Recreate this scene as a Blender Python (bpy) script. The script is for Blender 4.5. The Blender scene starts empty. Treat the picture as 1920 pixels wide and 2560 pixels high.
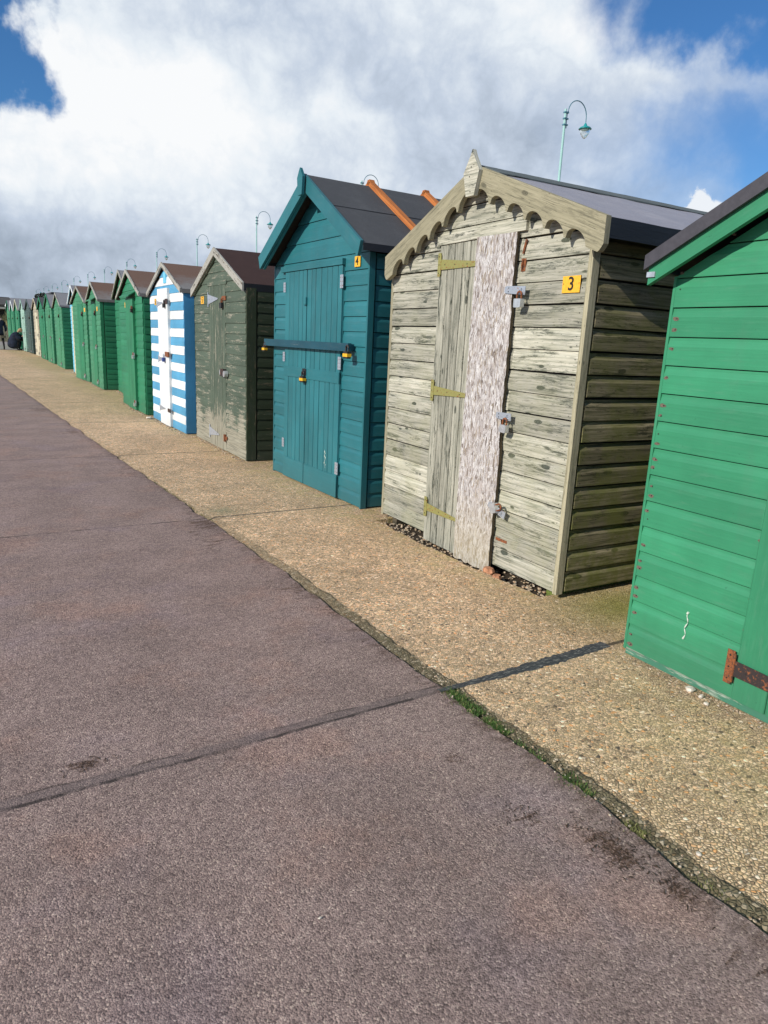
import bpy, math, random
from mathutils import Vector, Matrix
random.seed(7)
R = math.radians
sc = bpy.context.scene
COL = sc.collection

# ------------------------------------------------------------------ nodes
class NT:
    def __init__(s, tree):
        s.t = tree; s.n = tree.nodes; s.l = tree.links
    def node(s, typ, **kw):
        n = s.n.new(typ)
        for k, v in kw.items(): setattr(n, k, v)
        return n
    def put(s, sock, v):
        if v is None: return
        if hasattr(v, 'is_output'): s.l.new(v, sock)
        else:
            if isinstance(v, (tuple, list)) and sock.type == 'RGBA' and len(v) == 3: v = (*v, 1)
            sock.default_value = v
    def m(s, op, a, b=None, c=None, clamp=False):
        n = s.node('ShaderNodeMath', operation=op, use_clamp=clamp)
        for i, v in enumerate((a, b, c)):
            if v is not None: s.put(n.inputs[i], v)
        return n.outputs[0]
    def vm(s, op, a, b=None):
        n = s.node('ShaderNodeVectorMath', operation=op)
        s.put(n.inputs[0], a)
        if b is not None: s.put(n.inputs[1], b)
        return n.outputs[0]
    def sep(s, v):
        n = s.node('ShaderNodeSeparateXYZ'); s.put(n.inputs[0], v); return n.outputs
    def comb(s, x, y, z):
        n = s.node('ShaderNodeCombineXYZ')
        for i, v in enumerate((x, y, z)): s.put(n.inputs[i], v)
        return n.outputs[0]
    def mapr(s, v, a, b, c=0.0, d=1.0, smooth=True):
        n = s.node('ShaderNodeMapRange', interpolation_type='SMOOTHSTEP' if smooth else 'LINEAR')
        for i, q in enumerate((v, a, b, c, d)): s.put(n.inputs[i], q)
        return n.outputs[0]
    def noise(s, vec, scale, detail=4, rough=.55, dist=0, col=False):
        n = s.node('ShaderNodeTexNoise')
        s.put(n.inputs['Vector'], vec); s.put(n.inputs['Scale'], scale)
        n.inputs['Detail'].default_value = detail; n.inputs['Roughness'].default_value = rough
        n.inputs['Distortion'].default_value = dist
        return n.outputs['Color'] if col else n.outputs['Fac']
    def voro(s, vec, scale, feature='F1', rand=1.0):
        n = s.node('ShaderNodeTexVoronoi', feature=feature, voronoi_dimensions='2D')
        s.put(n.inputs['Vector'], vec); s.put(n.inputs['Scale'], scale)
        n.inputs['Randomness'].default_value = rand
        return n.outputs
    def ramp(s, f, stops, interp='LINEAR'):
        n = s.node('ShaderNodeValToRGB'); cr = n.color_ramp; cr.interpolation = interp
        while len(cr.elements) < len(stops): cr.elements.new(.5)
        for e, (p, c) in zip(cr.elements, stops):
            e.position = p; e.color = (*c, 1) if not isinstance(c, (int, float)) else (c, c, c, 1)
        s.put(n.inputs[0], f); return n.outputs[0]
    def mix(s, f, a, b, mode='MIX'):
        n = s.node('ShaderNodeMix', data_type='RGBA', blend_type=mode)
        s.put(n.inputs[0], f); s.put(n.inputs[6], a); s.put(n.inputs[7], b)
        return n.outputs[2]
    def bump(s, h, strength, dist, normal=None):
        n = s.node('ShaderNodeBump'); s.put(n.inputs['Height'], h)
        n.inputs['Strength'].default_value = strength; n.inputs['Distance'].default_value = dist
        if normal is not None: s.put(n.inputs['Normal'], normal)
        return n.outputs[0]

MATS = {}
def newmat(name):
    m = bpy.data.materials.new(name); m.use_nodes = True
    nt = NT(m.node_tree); nt.n.clear()
    out = nt.node('ShaderNodeOutputMaterial'); b = nt.node('ShaderNodeBsdfPrincipled')
    nt.l.new(b.outputs[0], out.inputs[0]); MATS[name] = m
    return m, nt, b
def uvc(nt): return nt.node('ShaderNodeTexCoord').outputs['UV']
def objc(nt): return nt.node('ShaderNodeNewGeometry').outputs['Position']
def rnd(nt):
    a = nt.node('ShaderNodeAttribute', attribute_name='rnd'); return a.outputs['Fac']

def mat_wood(name, light, mid, dark, knots=.5, rough=.85, stain=.5, algae=None, spec=.2):
    """weathered bare timber; uv.x runs along the grain in metres"""
    m, nt, b = newmat(name); uv = uvc(nt); r = rnd(nt)
    sx, sy, _ = nt.sep(uv)
    wob = nt.noise(nt.vm('MULTIPLY', uv, (2.2, 9, 1)), 1, 3)
    sy2 = nt.m('ADD', sy, nt.m('MULTIPLY', nt.m('SUBTRACT', wob, .5), .03))
    g1 = nt.noise(nt.comb(nt.m('MULTIPLY', sx, 2.5), nt.m('MULTIPLY', sy2, 85), 0), 1, 5, .65)
    g2 = nt.noise(nt.comb(nt.m('MULTIPLY', sx, 9), nt.m('MULTIPLY', sy2, 330), 3), 1, 3, .6)
    st = nt.noise(nt.comb(nt.m('MULTIPLY', sx, 2.8), nt.m('MULTIPLY', sy, 16), 7), 1, 9, .82)
    c = nt.ramp(g1, [(.28, dark), (.45, mid), (.62, light)])
    c = nt.mix(nt.mapr(g2, .45, .3, 0, .45), c, dark)
    ln = nt.noise(nt.comb(nt.m('MULTIPLY', sx, 1.1), nt.m('MULTIPLY', sy2, 60), 21), 1, 2, .5, .4)
    lm = nt.m('MULTIPLY', nt.mapr(nt.m('ABSOLUTE', nt.m('SUBTRACT', nt.m('FRACT', nt.m('MULTIPLY', ln, 7)), .5)), .16, .03), nt.mapr(nt.noise(nt.comb(nt.m('MULTIPLY', sx, 4), nt.m('MULTIPLY', sy, 20), 5), 1, 3), .42, .58))
    c = nt.mix(nt.m('MULTIPLY', lm, .6), c, [q * .55 for q in dark])
    tint = nt.mapr(r, 0, 1, .68, 1.2, smooth=False)
    c = nt.vm('MULTIPLY', c, nt.comb(tint, tint, tint))
    c = nt.mix(nt.mapr(nt.m('ADD', st, nt.m('MULTIPLY', nt.m('SUBTRACT', g2, .5), .25)), .53, .60, 0, stain), c, [q * .65 for q in dark])
    # knots with a dark smear drawn out along the grain
    kv = nt.comb(nt.m('MULTIPLY', sx, 2.9), nt.m('MULTIPLY', sy, 7.8), 0)
    kvo = nt.voro(kv, 1); kd = nt.m('ADD', kvo['Distance'], nt.m('MULTIPLY', nt.m('LESS_THAN', nt.sep(kvo['Color'])[0], .52), .6))
    kn = nt.m('MULTIPLY', nt.m('SUBTRACT', nt.noise(nt.comb(nt.m('MULTIPLY', sx, 20), nt.m('MULTIPLY', sy, 60), 1), 1, 3, .65), .5), .30)
    brk = nt.noise(nt.comb(nt.m('MULTIPLY', sx, 30), nt.m('MULTIPLY', sy, 130), 31), 1, 4, .7)
    halo = nt.m('MULTIPLY', nt.mapr(nt.m('SUBTRACT', nt.m('ADD', nt.m('ADD', kd, nt.m('MULTIPLY', kn, 2.6)), nt.m('MULTIPLY', brk, .55)), -.25), .34, .14, 0, knots * .85), nt.mapr(g2, .35, .5, .25, 1))
    c = nt.mix(halo, c, [q * .75 for q in dark])
    kd2 = nt.m('ADD', kd, nt.m('MULTIPLY', kn, .25))
    kmask = nt.mapr(nt.m('ADD', kd2, nt.mapr(nt.noise(kv, .9, 1), .4, .6, 0, .07)), .12, .085, 0, knots)
    kc = nt.ramp(nt.m('FRACT', nt.m('MULTIPLY', kd2, 26)), [(0, [q * .25 for q in dark]), (.5, [q * 1.1 for q in dark]), (1, [q * .3 for q in dark])])
    c = nt.mix(kmask, c, kc)
    # small black flecks of weathering
    fl = nt.noise(nt.comb(nt.m('MULTIPLY', sx, 38), nt.m('MULTIPLY', sy, 170), 11), 1, 2)
    c = nt.mix(nt.mapr(fl, .66, .72, 0, .75), c, [q * .25 for q in dark])
    if algae:
        al = nt.noise(objc(nt), 4.5, 5, .7)
        zz = nt.sep(objc(nt))[2]
        am = nt.m('MULTIPLY', nt.mapr(al, .38, .62), nt.mapr(zz, 2.0, .1, .35, 1))
        c = nt.mix(nt.m('MULTIPLY', am, algae[3]), c, algae[:3])
    nt.put(b.inputs['Base Color'], c); b.inputs['Roughness'].default_value = rough
    b.inputs['Specular IOR Level'].default_value = spec
    h = nt.m('ADD', nt.m('MULTIPLY', g1, .7), nt.m('MULTIPLY', g2, .4))
    nt.put(b.inputs['Normal'], nt.bump(h, .8, .0025))
    return m

def mat_paint(name, col, dark=None, wear=0.0, under=(.3, .27, .2), wear_low=False, rough=.5, grain=.35, vert=.0):
    m, nt, b = newmat(name); uv = uvc(nt); r = rnd(nt); sx, sy, _ = nt.sep(uv); P = objc(nt)
    g1 = nt.noise(nt.comb(nt.m('MULTIPLY', sx, 3), nt.m('MULTIPLY', sy, 120), 0), 1, 4, .6)
    g2 = nt.noise(uv, 900, 2)
    big = nt.noise(P, 2.3, 5, .6)
    t = nt.m('MULTIPLY', nt.mapr(r, 0, 1, .9, 1.08, smooth=False), nt.mapr(big, .25, .75, .86, 1.12))
    t = nt.m('MULTIPLY', t, nt.mapr(g1, .2, .8, .92, 1.06))
    c = nt.vm('MULTIPLY', (*col,), nt.comb(t, t, t))
    # chalky fade
    ch = nt.noise(nt.comb(nt.m('MULTIPLY', sx, 6), nt.m('MULTIPLY', sy, 30), 4), 1, 5, .7)
    c = nt.mix(nt.mapr(ch, .5, .8, 0, .22), c, [q * .6 + .14 for q in col])
    # grime drips / spots
    sp = nt.noise(P, 55, 3, .6)
    c = nt.mix(nt.mapr(sp, .68, .76, 0, .5), c, [q * .35 for q in col])
    mo = nt.noise(nt.vm('MULTIPLY', P, (1, 9, 2.2)), 1, 5, .65)
    zl = nt.mapr(nt.m('ADD', nt.sep(P)[2], nt.m('MULTIPLY', nt.m('SUBTRACT', mo, .5), .5)), .30, .0, 0, .35)
    c = nt.mix(nt.mapr(mo, .5, .72, 0, .16), c, [q * .55 + .05 for q in col])
    c = nt.mix(zl, c, [q * .5 + .03 for q in col])
    h = nt.m('MULTIPLY', g1, grain)
    if wear > 0:
        wv = nt.comb(nt.m('MULTIPLY', sx, 2.6), nt.m('MULTIPLY', sy, 21), 9)
        w = nt.noise(wv, 1, 8, .78)
        w2 = nt.noise(nt.comb(nt.m('MULTIPLY', sx, 22), nt.m('MULTIPLY', sy, 160), 2), 1, 3, .7)
        w = nt.m('ADD', nt.m('MULTIPLY', w, .75), nt.m('MULTIPLY', w2, .25))
        if wear_low:
            zz = nt.sep(P)[2]
            w = nt.m('ADD', w, nt.mapr(nt.m('ADD', zz, nt.m('MULTIPLY', nt.noise(P, 3.5, 5, .7), .9)), 1.05, .55, 0, .20))
        th = .62 - wear * .2
        mask = nt.mapr(w, th, th + .05)
        uc = nt.mix(nt.mapr(g1, .35, .6), [q * .45 for q in under], under)
        c = nt.mix(mask, c, uc)
        h = nt.m('SUBTRACT', h, nt.m('MULTIPLY', mask, .35))
    nt.put(b.inputs['Base Color'], c); b.inputs['Roughness'].default_value = rough
    b.inputs['Specular IOR Level'].default_value = .35
    nt.put(b.inputs['Normal'], nt.bump(nt.m('ADD', h, nt.m('MULTIPLY', g2, .06)), .6, .0025))
    return m

def mat_osb():
    m, nt, b = newmat('osb'); uv = uvc(nt)
    warp = nt.vm('SCALE', nt.vm('SUBTRACT', nt.noise(uv, 9, 2, col=True), (.5, .5, .5)), None)
    warp.node.inputs['Scale'].default_value = .05
    uv2 = nt.vm('ADD', uv, warp)
    cols = []; hs = []
    for ang, sc_, off in ((R(10), (20, 80, 1), 0), (R(-38), (26, 110, 1), 5), (R(48), (36, 150, 1), 9)):
        mp = nt.node('ShaderNodeMapping'); nt.put(mp.inputs[0], uv2)
        mp.inputs['Rotation'].default_value = (0, 0, ang); mp.inputs['Scale'].default_value = sc_; mp.inputs['Location'].default_value = (off, off, 0)
        v = nt.voro(mp.outputs[0], 1)
        e = nt.voro(mp.outputs[0], 1, 'DISTANCE_TO_EDGE')['Distance']
        cr = nt.sep(v['Color'])
        cols.append((cr[0], cr[1], e))
    f = nt.m('GREATER_THAN', cols[1][1], .55); f2 = nt.m('GREATER_THAN', cols[2][1], .68)
    def mixv(i): 
        a = nt.m('MULTIPLY', nt.m('SUBTRACT', 1, f), cols[0][i]); a = nt.m('ADD', a, nt.m('MULTIPLY', f, cols[1][i]))
        a2 = nt.m('MULTIPLY', nt.m('SUBTRACT', 1, f2), a); return nt.m('ADD', a2, nt.m('MULTIPLY', f2, cols[2][i]))
    val = mixv(0); edge = mixv(2)
    c = nt.ramp(val, [(0, (.15, .12, .105)), (.10, (.34, .30, .285)), (.3, (.48, .445, .435)), (.6, (.56, .535, .53)), (.82, (.66, .64, .625)), (.93, (.40, .34, .27)), (1, (.20, .165, .13))])
    g = nt.noise(nt.vm('MULTIPLY', uv2, (30, 260, 1)), 1, 3)
    c = nt.mix(nt.mapr(edge, .035, .0, 0, .35), c, (.16, .13, .12))
    for i, (ang, sx_, sy_, th) in enumerate(((R(6), 16, 120, .60), (R(-33), 20, 150, .62), (R(38), 22, 150, .62), (R(80), 24, 130, .66), (R(15), 45, 300, .60))):
        mp = nt.node('ShaderNodeMapping'); nt.put(mp.inputs[0], uv2)
        mp.inputs['Rotation'].default_value = (0, 0, ang); mp.inputs['Scale'].default_value = (sx_, sy_, 1); mp.inputs['Location'].default_value = (i * 3.3, i * 7.1, 0)
        nn = nt.noise(mp.outputs[0], 1, 2, .6)
        c = nt.mix(nt.mapr(nn, th, th + .05, 0, .8), c, (.13, .105, .095) if i != 2 else (.30, .22, .16))
    bg_ = nt.noise(uv, 7, 4, .6)
    c = nt.mix(nt.mapr(bg_, .45, .7, 0, .35), c, (.42, .36, .33))
    c = nt.mix(nt.mapr(nt.noise(uv, 90, 3), .67, .71, 0, .9), c, (.04, .035, .03))
    z = nt.sep(objc(nt))[2]
    c = nt.mix(nt.m('MULTIPLY', nt.mapr(z, .5, .05), .45), c, (.40, .35, .22))
    nt.put(b.inputs['Base Color'], c); b.inputs['Roughness'].default_value = .85
    b.inputs['Specular IOR Level'].default_value = .2
    h = nt.m('ADD', nt.m('MULTIPLY', val, .45), nt.mapr(edge, 0, .08, 0, .5))
    nt.put(b.inputs['Normal'], nt.bump(nt.m('ADD', h, nt.m('MULTIPLY', g, .3)), .9, .002))
    return m

def mat_felt(name, c1, c2, streak=0.0, speck=.6, rough=.9, spec=.25, wrinkle=0.0):
    m, nt, b = newmat(name); uv = uvc(nt); P = objc(nt)
    s1 = nt.noise(P, 700, 2, .6); big = nt.noise(P, 3.8, 7, .72); sx, sy, _ = nt.sep(uv)
    c = nt.mix(nt.mapr(nt.m('ADD', nt.m('MULTIPLY', big, .8), nt.m('MULTIPLY', sy, streak)), .35, .75), c1, c2)
    c = nt.mix(nt.mapr(s1, .3, .7, -speck * .5, speck * .5), c, [min(1, q * 2.2) for q in c1])
    flk = nt.noise(nt.comb(nt.m('MULTIPLY', sx, 60), nt.m('MULTIPLY', sy, 160), 0), 1, 3, .6)
    c = nt.mix(nt.mapr(flk, .62, .7, 0, .5 * speck), c, [q * .4 for q in c1])
    nt.put(b.inputs['Base Color'], c); b.inputs['Roughness'].default_value = rough
    b.inputs['Specular IOR Level'].default_value = spec
    h = nt.m('ADD', nt.m('MULTIPLY', s1, .25), nt.m('MULTIPLY', flk, .4))
    if wrinkle:
        wr = nt.noise(nt.comb(nt.m('MULTIPLY', sx, 3.5), nt.m('MULTIPLY', sy, 26), 0), 1, 4, .55, .6)
        h = nt.m('ADD', nt.m('MULTIPLY', h, .3), nt.m('MULTIPLY', wr, wrinkle))
    nt.put(b.inputs['Normal'], nt.bump(h, .8, .004))
    return m

def mat_metal(name, col, rust=0.0, rough=.45, metal=.8):
    m, nt, b = newmat(name); P = objc(nt)
    n = nt.noise(P, 60, 5, .7); n2 = nt.noise(P, 300, 3)
    c = nt.mix(nt.mapr(n2, .3, .7, 0, .35), col, [q * .6 for q in col])
    rm = nt.mapr(n, .62 - rust * .35, .7 - rust * .35)
    c = nt.mix(rm, c, nt.ramp(n2, [(.3, (.10, .03, .015)), (.6, (.30, .10, .035))]))
    nt.put(b.inputs['Base Color'], c)
    nt.put(b.inputs['Metallic'], nt.m('MULTIPLY', nt.m('SUBTRACT', 1, rm), metal))
    nt.put(b.inputs['Roughness'], nt.m('ADD', rough, nt.m('MULTIPLY', rm, .4)))
    nt.put(b.inputs['Normal'], nt.bump(n, .4, .001))
    return m

def mat_plain(name, col, rough=.6, metal=0, spec=.4, var=.15, sc_=30):
    m, nt, b = newmat(name); n = nt.noise(objc(nt), sc_, 4)
    c = nt.mix(nt.mapr(n, .3, .7), [q * (1 - var) for q in col], [min(1, q * (1 + var)) for q in col])
    nt.put(b.inputs['Base Color'], c); b.inputs['Roughness'].default_value = rough
    b.inputs['Metallic'].default_value = metal; b.inputs['Specular IOR Level'].default_value = spec
    return m

def mat_asphalt():
    m, nt, b = newmat('asphalt'); P = objc(nt); x, y, z = nt.sep(P); ed = nt.sep(uvc(nt))[0]
    v = nt.voro(P, 230); vr = nt.sep(v['Color'])[0]
    v2 = nt.voro(P, 120); v2r = nt.sep(v2['Color'])[0]
    fine = nt.noise(P, 420, 3, .7); med = nt.noise(P, 30, 4, .65); big = nt.noise(P, 2.6, 5, .6)
    c = nt.ramp(vr, [(0, (.11, .083, .08)), (.25, (.205, .156, .15)), (.6, (.29, .224, .212)), (.92, (.37, .292, .27)), (1, (.55, .46, .40))])
    c = nt.mix(.3, c, nt.ramp(v2r, [(0, (.13, .098, .096)), (1, (.35, .275, .255))]))
    pit = nt.noise(P, 170, 4, .75)
    c = nt.mix(nt.mapr(pit, .45, .37, 0, .6), c, (.075, .056, .054))
    t = nt.m('MULTIPLY', nt.mapr(med, .25, .75, .86, 1.13), nt.mapr(big, .3, .7, .88, 1.12))
    c = nt.vm('MULTIPLY', c, nt.comb(nt.m('MULTIPLY', t, 1.21), nt.m('MULTIPLY', t, 1.12), nt.m('MULTIPLY', t, 1.05)))
    # pinkish-red and bluish areas of the surface
    c = nt.mix(nt.mapr(nt.noise(P, 1.7, 5, .65), .5, .66, 0, .55), c, nt.vm('MULTIPLY', c, (1.18, 1.02, .92)))
    c = nt.mix(nt.mapr(nt.noise(nt.vm('ADD', P, (9, 3, 0)), 1.9, 3, .6), .52, .7, 0, .5), c, nt.vm('MULTIPLY', c, (.9, .93, 1.08)))
    # transverse joints every 2.85 m
    wob = nt.m('MULTIPLY', nt.m('SUBTRACT', nt.noise(P, 3.5, 5, .7), .5), .05)
    yy = nt.m('ADD', y, wob)
    dj = nt.m('ABSOLUTE', nt.m('SUBTRACT', nt.m('MODULO', nt.m('ADD', yy, nt.m('MULTIPLY', 1, -1.93 + 28.5 + 1.425)), 2.85), 1.425))
    jn = nt.noise(P, 7, 4, .7); jl = nt.m('MULTIPLY', nt.mapr(dj, .011, .003, 0, .85), nt.mapr(jn, .40, .56, .25, 1))
    wob2 = nt.m('MULTIPLY', nt.m('SUBTRACT', nt.noise(nt.vm('ADD', P, (4, 7, 0)), 5, 4, .7), .5), .045)
    d2 = nt.m('ABSOLUTE', nt.m('SUBTRACT', nt.m('ADD', y, wob2), 1.975))
    jl2 = nt.m('MULTIPLY', nt.mapr(d2, .007, .002, 0, .6), nt.mapr(nt.noise(P, 6, 3), .42, .55))
    band = nt.m('MULTIPLY', nt.mapr(y, 1.915, 1.935), nt.mapr(y, 1.985, 1.965))
    c = nt.mix(nt.m('MULTIPLY', band, .45), c, (.12, .10, .102))
    c = nt.mix(nt.m('MAXIMUM', jl, jl2), c, (.035, .028, .026))
    # dark dirt and weed smears near the kerb line
    dn = nt.noise(nt.vm('MULTIPLY', P, (9, 26, 1)), 1, 6, .75)
    tot = None
    for cx, cy, rx, ry, s in ((1.44, 4.62, .20, .35, 1.0), (1.33, 4.25, .22, .5, .75), (1.41, 1.02, .075, .13, 1.15), (1.44, .82, .05, .10, 1.05), (1.30, 1.2, .07, .1, .85),
                              (1.45, 2.25, .12, .3, .6), (1.35, 6.6, .18, .35, .8), (1.3, 9.6, .3, .5, .9), (1.2, 12.3, .35, .6, .9), (.25, 2.05, .1, .04, 1.0),
                              (1.40, .62, .06, .1, .9), (1.3, 1.55, .1, .1, .7), (1.44, 3.2, .12, .35, .75), (.9, 4.2, .1, .08, .7), (.55, 8.3, .4, .2, .6)):
        g = nt.m('ADD', nt.m('POWER', nt.m('DIVIDE', nt.m('SUBTRACT', x, cx), rx), 2), nt.m('POWER', nt.m('DIVIDE', nt.m('SUBTRACT', y, cy), ry), 2))
        g = nt.m('MULTIPLY', nt.m('EXPONENT', nt.m('MULTIPLY', g, -1)), s)
        tot = g if tot is None else nt.m('MAXIMUM', tot, g)
    dm = nt.m('MULTIPLY', nt.mapr(nt.m('ADD', dn, nt.m('MULTIPLY', tot, .33)), .72, .86, 0, .85), nt.mapr(nt.noise(P, 120, 2), .38, .5, .35, 1))
    dm2 = nt.m('MULTIPLY', nt.mapr(ed, -.10, 0, 0, .7), nt.mapr(dn, .42, .62))
    dm = nt.m('MAXIMUM', dm, dm2)
    c = nt.mix(dm, c, nt.ramp(vr, [(0, (.035, .018, .012)), (1, (.13, .072, .045))]))
    nt.put(b.inputs['Base Color'], c); b.inputs['Roughness'].default_value = .88
    b.inputs['Specular IOR Level'].default_value = .25
    h = nt.m('SUBTRACT', nt.m('MULTIPLY', vr, .5), nt.m('MULTIPLY', v['Distance'], .6))
    h = nt.m('ADD', h, nt.m('ADD', nt.m('MULTIPLY', fine, .3), nt.m('MULTIPLY', pit, 1.5)))
    h = nt.m('SUBTRACT', h, nt.m('MULTIPLY', jl, 1.2))
    nt.put(b.inputs['Normal'], nt.bump(h, .7, .0045))
    return m

def mat_apron():
    m, nt, b = newmat('aggregate'); P = objc(nt); x, y, z = nt.sep(P); ed = nt.sep(uvc(nt))[0]
    wp = nt.vm('ADD', P, nt.vm('SCALE', nt.noise(P, 60, 2, col=True), None)); wp.node.inputs[0].links[0].from_node
    for n in nt.n:
        if n.bl_idname == 'ShaderNodeVectorMath' and n.operation == 'SCALE': n.inputs['Scale'].default_value = .006
    v = nt.voro(wp, 88); vc = nt.sep(v['Color'])
    e = nt.voro(wp, 88, 'DISTANCE_TO_EDGE')['Distance']
    v2 = nt.voro(wp, 190); v2r = nt.sep(v2['Color'])[0]; e2 = nt.voro(wp, 190, 'DISTANCE_TO_EDGE')['Distance']
    c = nt.ramp(vc[0], [(0, (.06, .052, .048)), (.07, (.24, .175, .11)), (.3, (.40, .295, .18)), (.55, (.53, .405, .255)), (.78, (.62, .51, .36)), (.88, (.50, .27, .11)), (.93, (.45, .36, .25)), (1, (.78, .70, .58))])
    small = nt.ramp(v2r, [(0, (.17, .13, .085)), (.5, (.43, .33, .21)), (1, (.60, .48, .34))])
    small = nt.mix(nt.mapr(e2, .12, .03, 0, .6), small, (.15, .12, .08))
    c = nt.mix(nt.mapr(vc[1], .42, .46), c, small)
    c = nt.mix(nt.mapr(e, .10, .03, 0, .75), c, (.13, .105, .07))
    med = nt.noise(P, 9, 5, .65); big = nt.noise(P, 1.7, 5, .6)
    t = nt.m('MULTIPLY', nt.mapr(med, .25, .75, .8, 1.15), nt.mapr(big, .3, .7, .85, 1.1))
    c = nt.vm('MULTIPLY', c, nt.comb(nt.m('MULTIPLY', t, 2.0), nt.m('MULTIPLY', t, 1.8), nt.m('MULTIPLY', t, 1.68)))
    # algae towards the huts and in the lee of each corner
    a = nt.mapr(nt.m('ADD', x, nt.m('MULTIPLY', big, .8)), 2.55, 3.15, 0, .6)
    g = nt.m('ADD', nt.m('POWER', nt.m('DIVIDE', nt.m('SUBTRACT', x, 2.95), .45), 2), nt.m('POWER', nt.m('DIVIDE', nt.m('SUBTRACT', y, 2.22), .30), 2))
    a2 = nt.m('EXPONENT', nt.m('MULTIPLY', g, -1))
    g3 = nt.m('ADD', nt.m('POWER', nt.m('DIVIDE', nt.m('SUBTRACT', x, 2.2), .5), 2), nt.m('POWER', nt.m('DIVIDE', nt.m('SUBTRACT', y, 1.15), .7), 2))
    a3 = nt.m('MULTIPLY', nt.m('EXPONENT', nt.m('MULTIPLY', g3, -1)), .30)
    am = nt.m('MAXIMUM', nt.m('MULTIPLY', nt.m('MAXIMUM', a, a3), nt.mapr(med, .38, .62)), nt.m('MULTIPLY', a2, nt.mapr(med, .2, .5, .8, 1.1)))
    gcol = nt.ramp(v2r, [(0, (.16, .16, .03)), (1, (.40, .38, .10))])
    c = nt.mix(nt.m('MULTIPLY', am, .85), c, gcol)
    # green scuff beside the joint
    g4 = nt.m('ADD', nt.m('POWER', nt.m('DIVIDE', nt.m('SUBTRACT', x, 1.68), .14), 2), nt.m('POWER', nt.m('DIVIDE', nt.m('SUBTRACT', y, 4.95), .14), 2))
    c = nt.mix(nt.m('MULTIPLY', nt.m('EXPONENT', nt.m('MULTIPLY', g4, -1)), nt.mapr(med, .3, .6, 0, .6)), c, (.17, .22, .13))
    # crumbled dark margin
    em = nt.m('MULTIPLY', nt.mapr(nt.m('ADD', ed, nt.m('MULTIPLY', nt.m('SUBTRACT', med, .5), .05)), .068, .048), nt.mapr(y, 6, 2, .3, .9))
    c = nt.mix(em, c, nt.ramp(vc[2], [(0, (.05, .045, .025)), (.8, (.13, .12, .07)), (1, (.33, .28, .2))]))
    # dirt at the foot of the huts
    dd = nt.mapr(nt.m('ADD', x, nt.m('MULTIPLY', nt.noise(P, 7, 4), .25)), 2.42, 2.62, 0, .45)
    c = nt.mix(nt.m('MULTIPLY', dd, nt.mapr(y, 2.0, 1.6)), c, (.13, .075, .045))
    el_ = nt.m('ABSOLUTE', nt.m('SUBTRACT', nt.m('ADD', ed, nt.m('MULTIPLY', nt.m('SUBTRACT', nt.noise(P, 25, 4, .7), .5), .03)), .056))
    c = nt.mix(nt.m('MULTIPLY', nt.mapr(el_, .005, .0015, 0, .85), nt.m('MULTIPLY', nt.mapr(y, 5, 2.5), nt.mapr(nt.noise(P, 4, 3), .38, .5))), c, (.03, .028, .02))
    # joints
    wob = nt.m('MULTIPLY', nt.m('SUBTRACT', nt.noise(P, 5, 4, .7), .5), .02)
    dj = nt.m('ABSOLUTE', nt.m('SUBTRACT', nt.m('MODULO', nt.m('ADD', nt.m('ADD', y, wob), -1.93 + 28.5 + 1.425), 2.85), 1.425))
    jl = nt.mapr(dj, .016, .006, 0, .85)
    c = nt.mix(jl, c, (.05, .045, .035))
    nt.put(b.inputs['Base Color'], c); b.inputs['Roughness'].default_value = .8
    b.inputs['Specular IOR Level'].default_value = .3
    h = nt.m('ADD', nt.mapr(e, 0, .25), nt.m('MULTIPLY', vc[2], .6))
    h = nt.m('ADD', h, nt.m('MULTIPLY', nt.noise(P, 70, 3), .8))
    h = nt.m('SUBTRACT', h, nt.m('MULTIPLY', jl, 1.5))
    nt.put(b.inputs['Normal'], nt.bump(h, .8, .006))
    return m

M = {}
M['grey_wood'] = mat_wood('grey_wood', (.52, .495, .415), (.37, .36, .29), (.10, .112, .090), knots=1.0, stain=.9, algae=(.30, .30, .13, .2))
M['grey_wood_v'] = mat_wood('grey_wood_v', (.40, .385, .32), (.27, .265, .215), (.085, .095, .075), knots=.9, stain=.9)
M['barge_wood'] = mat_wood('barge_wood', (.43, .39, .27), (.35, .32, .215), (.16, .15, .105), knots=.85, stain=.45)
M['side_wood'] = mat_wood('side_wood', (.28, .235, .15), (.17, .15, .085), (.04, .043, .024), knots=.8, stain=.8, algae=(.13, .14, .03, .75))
M['dark_wood'] = mat_wood('dark_wood', (.13, .10, .07), (.07, .06, .04), (.03, .03, .02), knots=.5, stain=.6)
M['orange_wood'] = mat_wood('orange_wood', (.55, .20, .06), (.45, .15, .045), (.28, .09, .03), knots=.3, stain=.1)
M['mint'] = mat_paint('mint', (.33, .50, .42), wear=.25)
M['teal'] = mat_paint('teal', (.022, .148, .172), rough=.45)
M['teal_bar'] = mat_paint('teal_bar', (.012, .07, .10), rough=.4, wear=.08, under=(.3, .3, .28))
M['green'] = mat_paint('green', (.038, .25, .125), rough=.5, grain=.45)
M['green2'] = mat_paint('green2', (.022, .195, .092), rough=.5, wear=.1, under=(.25, .28, .2))
M['green3'] = mat_paint('green3', (.05, .225, .115), rough=.55, wear=.16, under=(.30, .33, .24))
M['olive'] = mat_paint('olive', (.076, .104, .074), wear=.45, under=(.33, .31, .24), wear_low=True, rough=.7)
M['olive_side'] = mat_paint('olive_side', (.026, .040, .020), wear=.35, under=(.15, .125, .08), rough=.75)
M['white'] = mat_paint('white', (.78, .80, .80), wear=.2, under=(.3, .2, .14), rough=.5)
M['blue'] = mat_paint('blue', (.085, .32, .52), rough=.5, wear=.1, under=(.45, .45, .42))
M['blue_post'] = mat_paint('blue_post', (.06, .27, .50), rough=.5)
M['sky_blue'] = mat_paint('sky_blue', (.16, .52, .72), rough=.5)
M['cream'] = mat_paint('cream', (.62, .58, .42), wear=.15)
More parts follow.
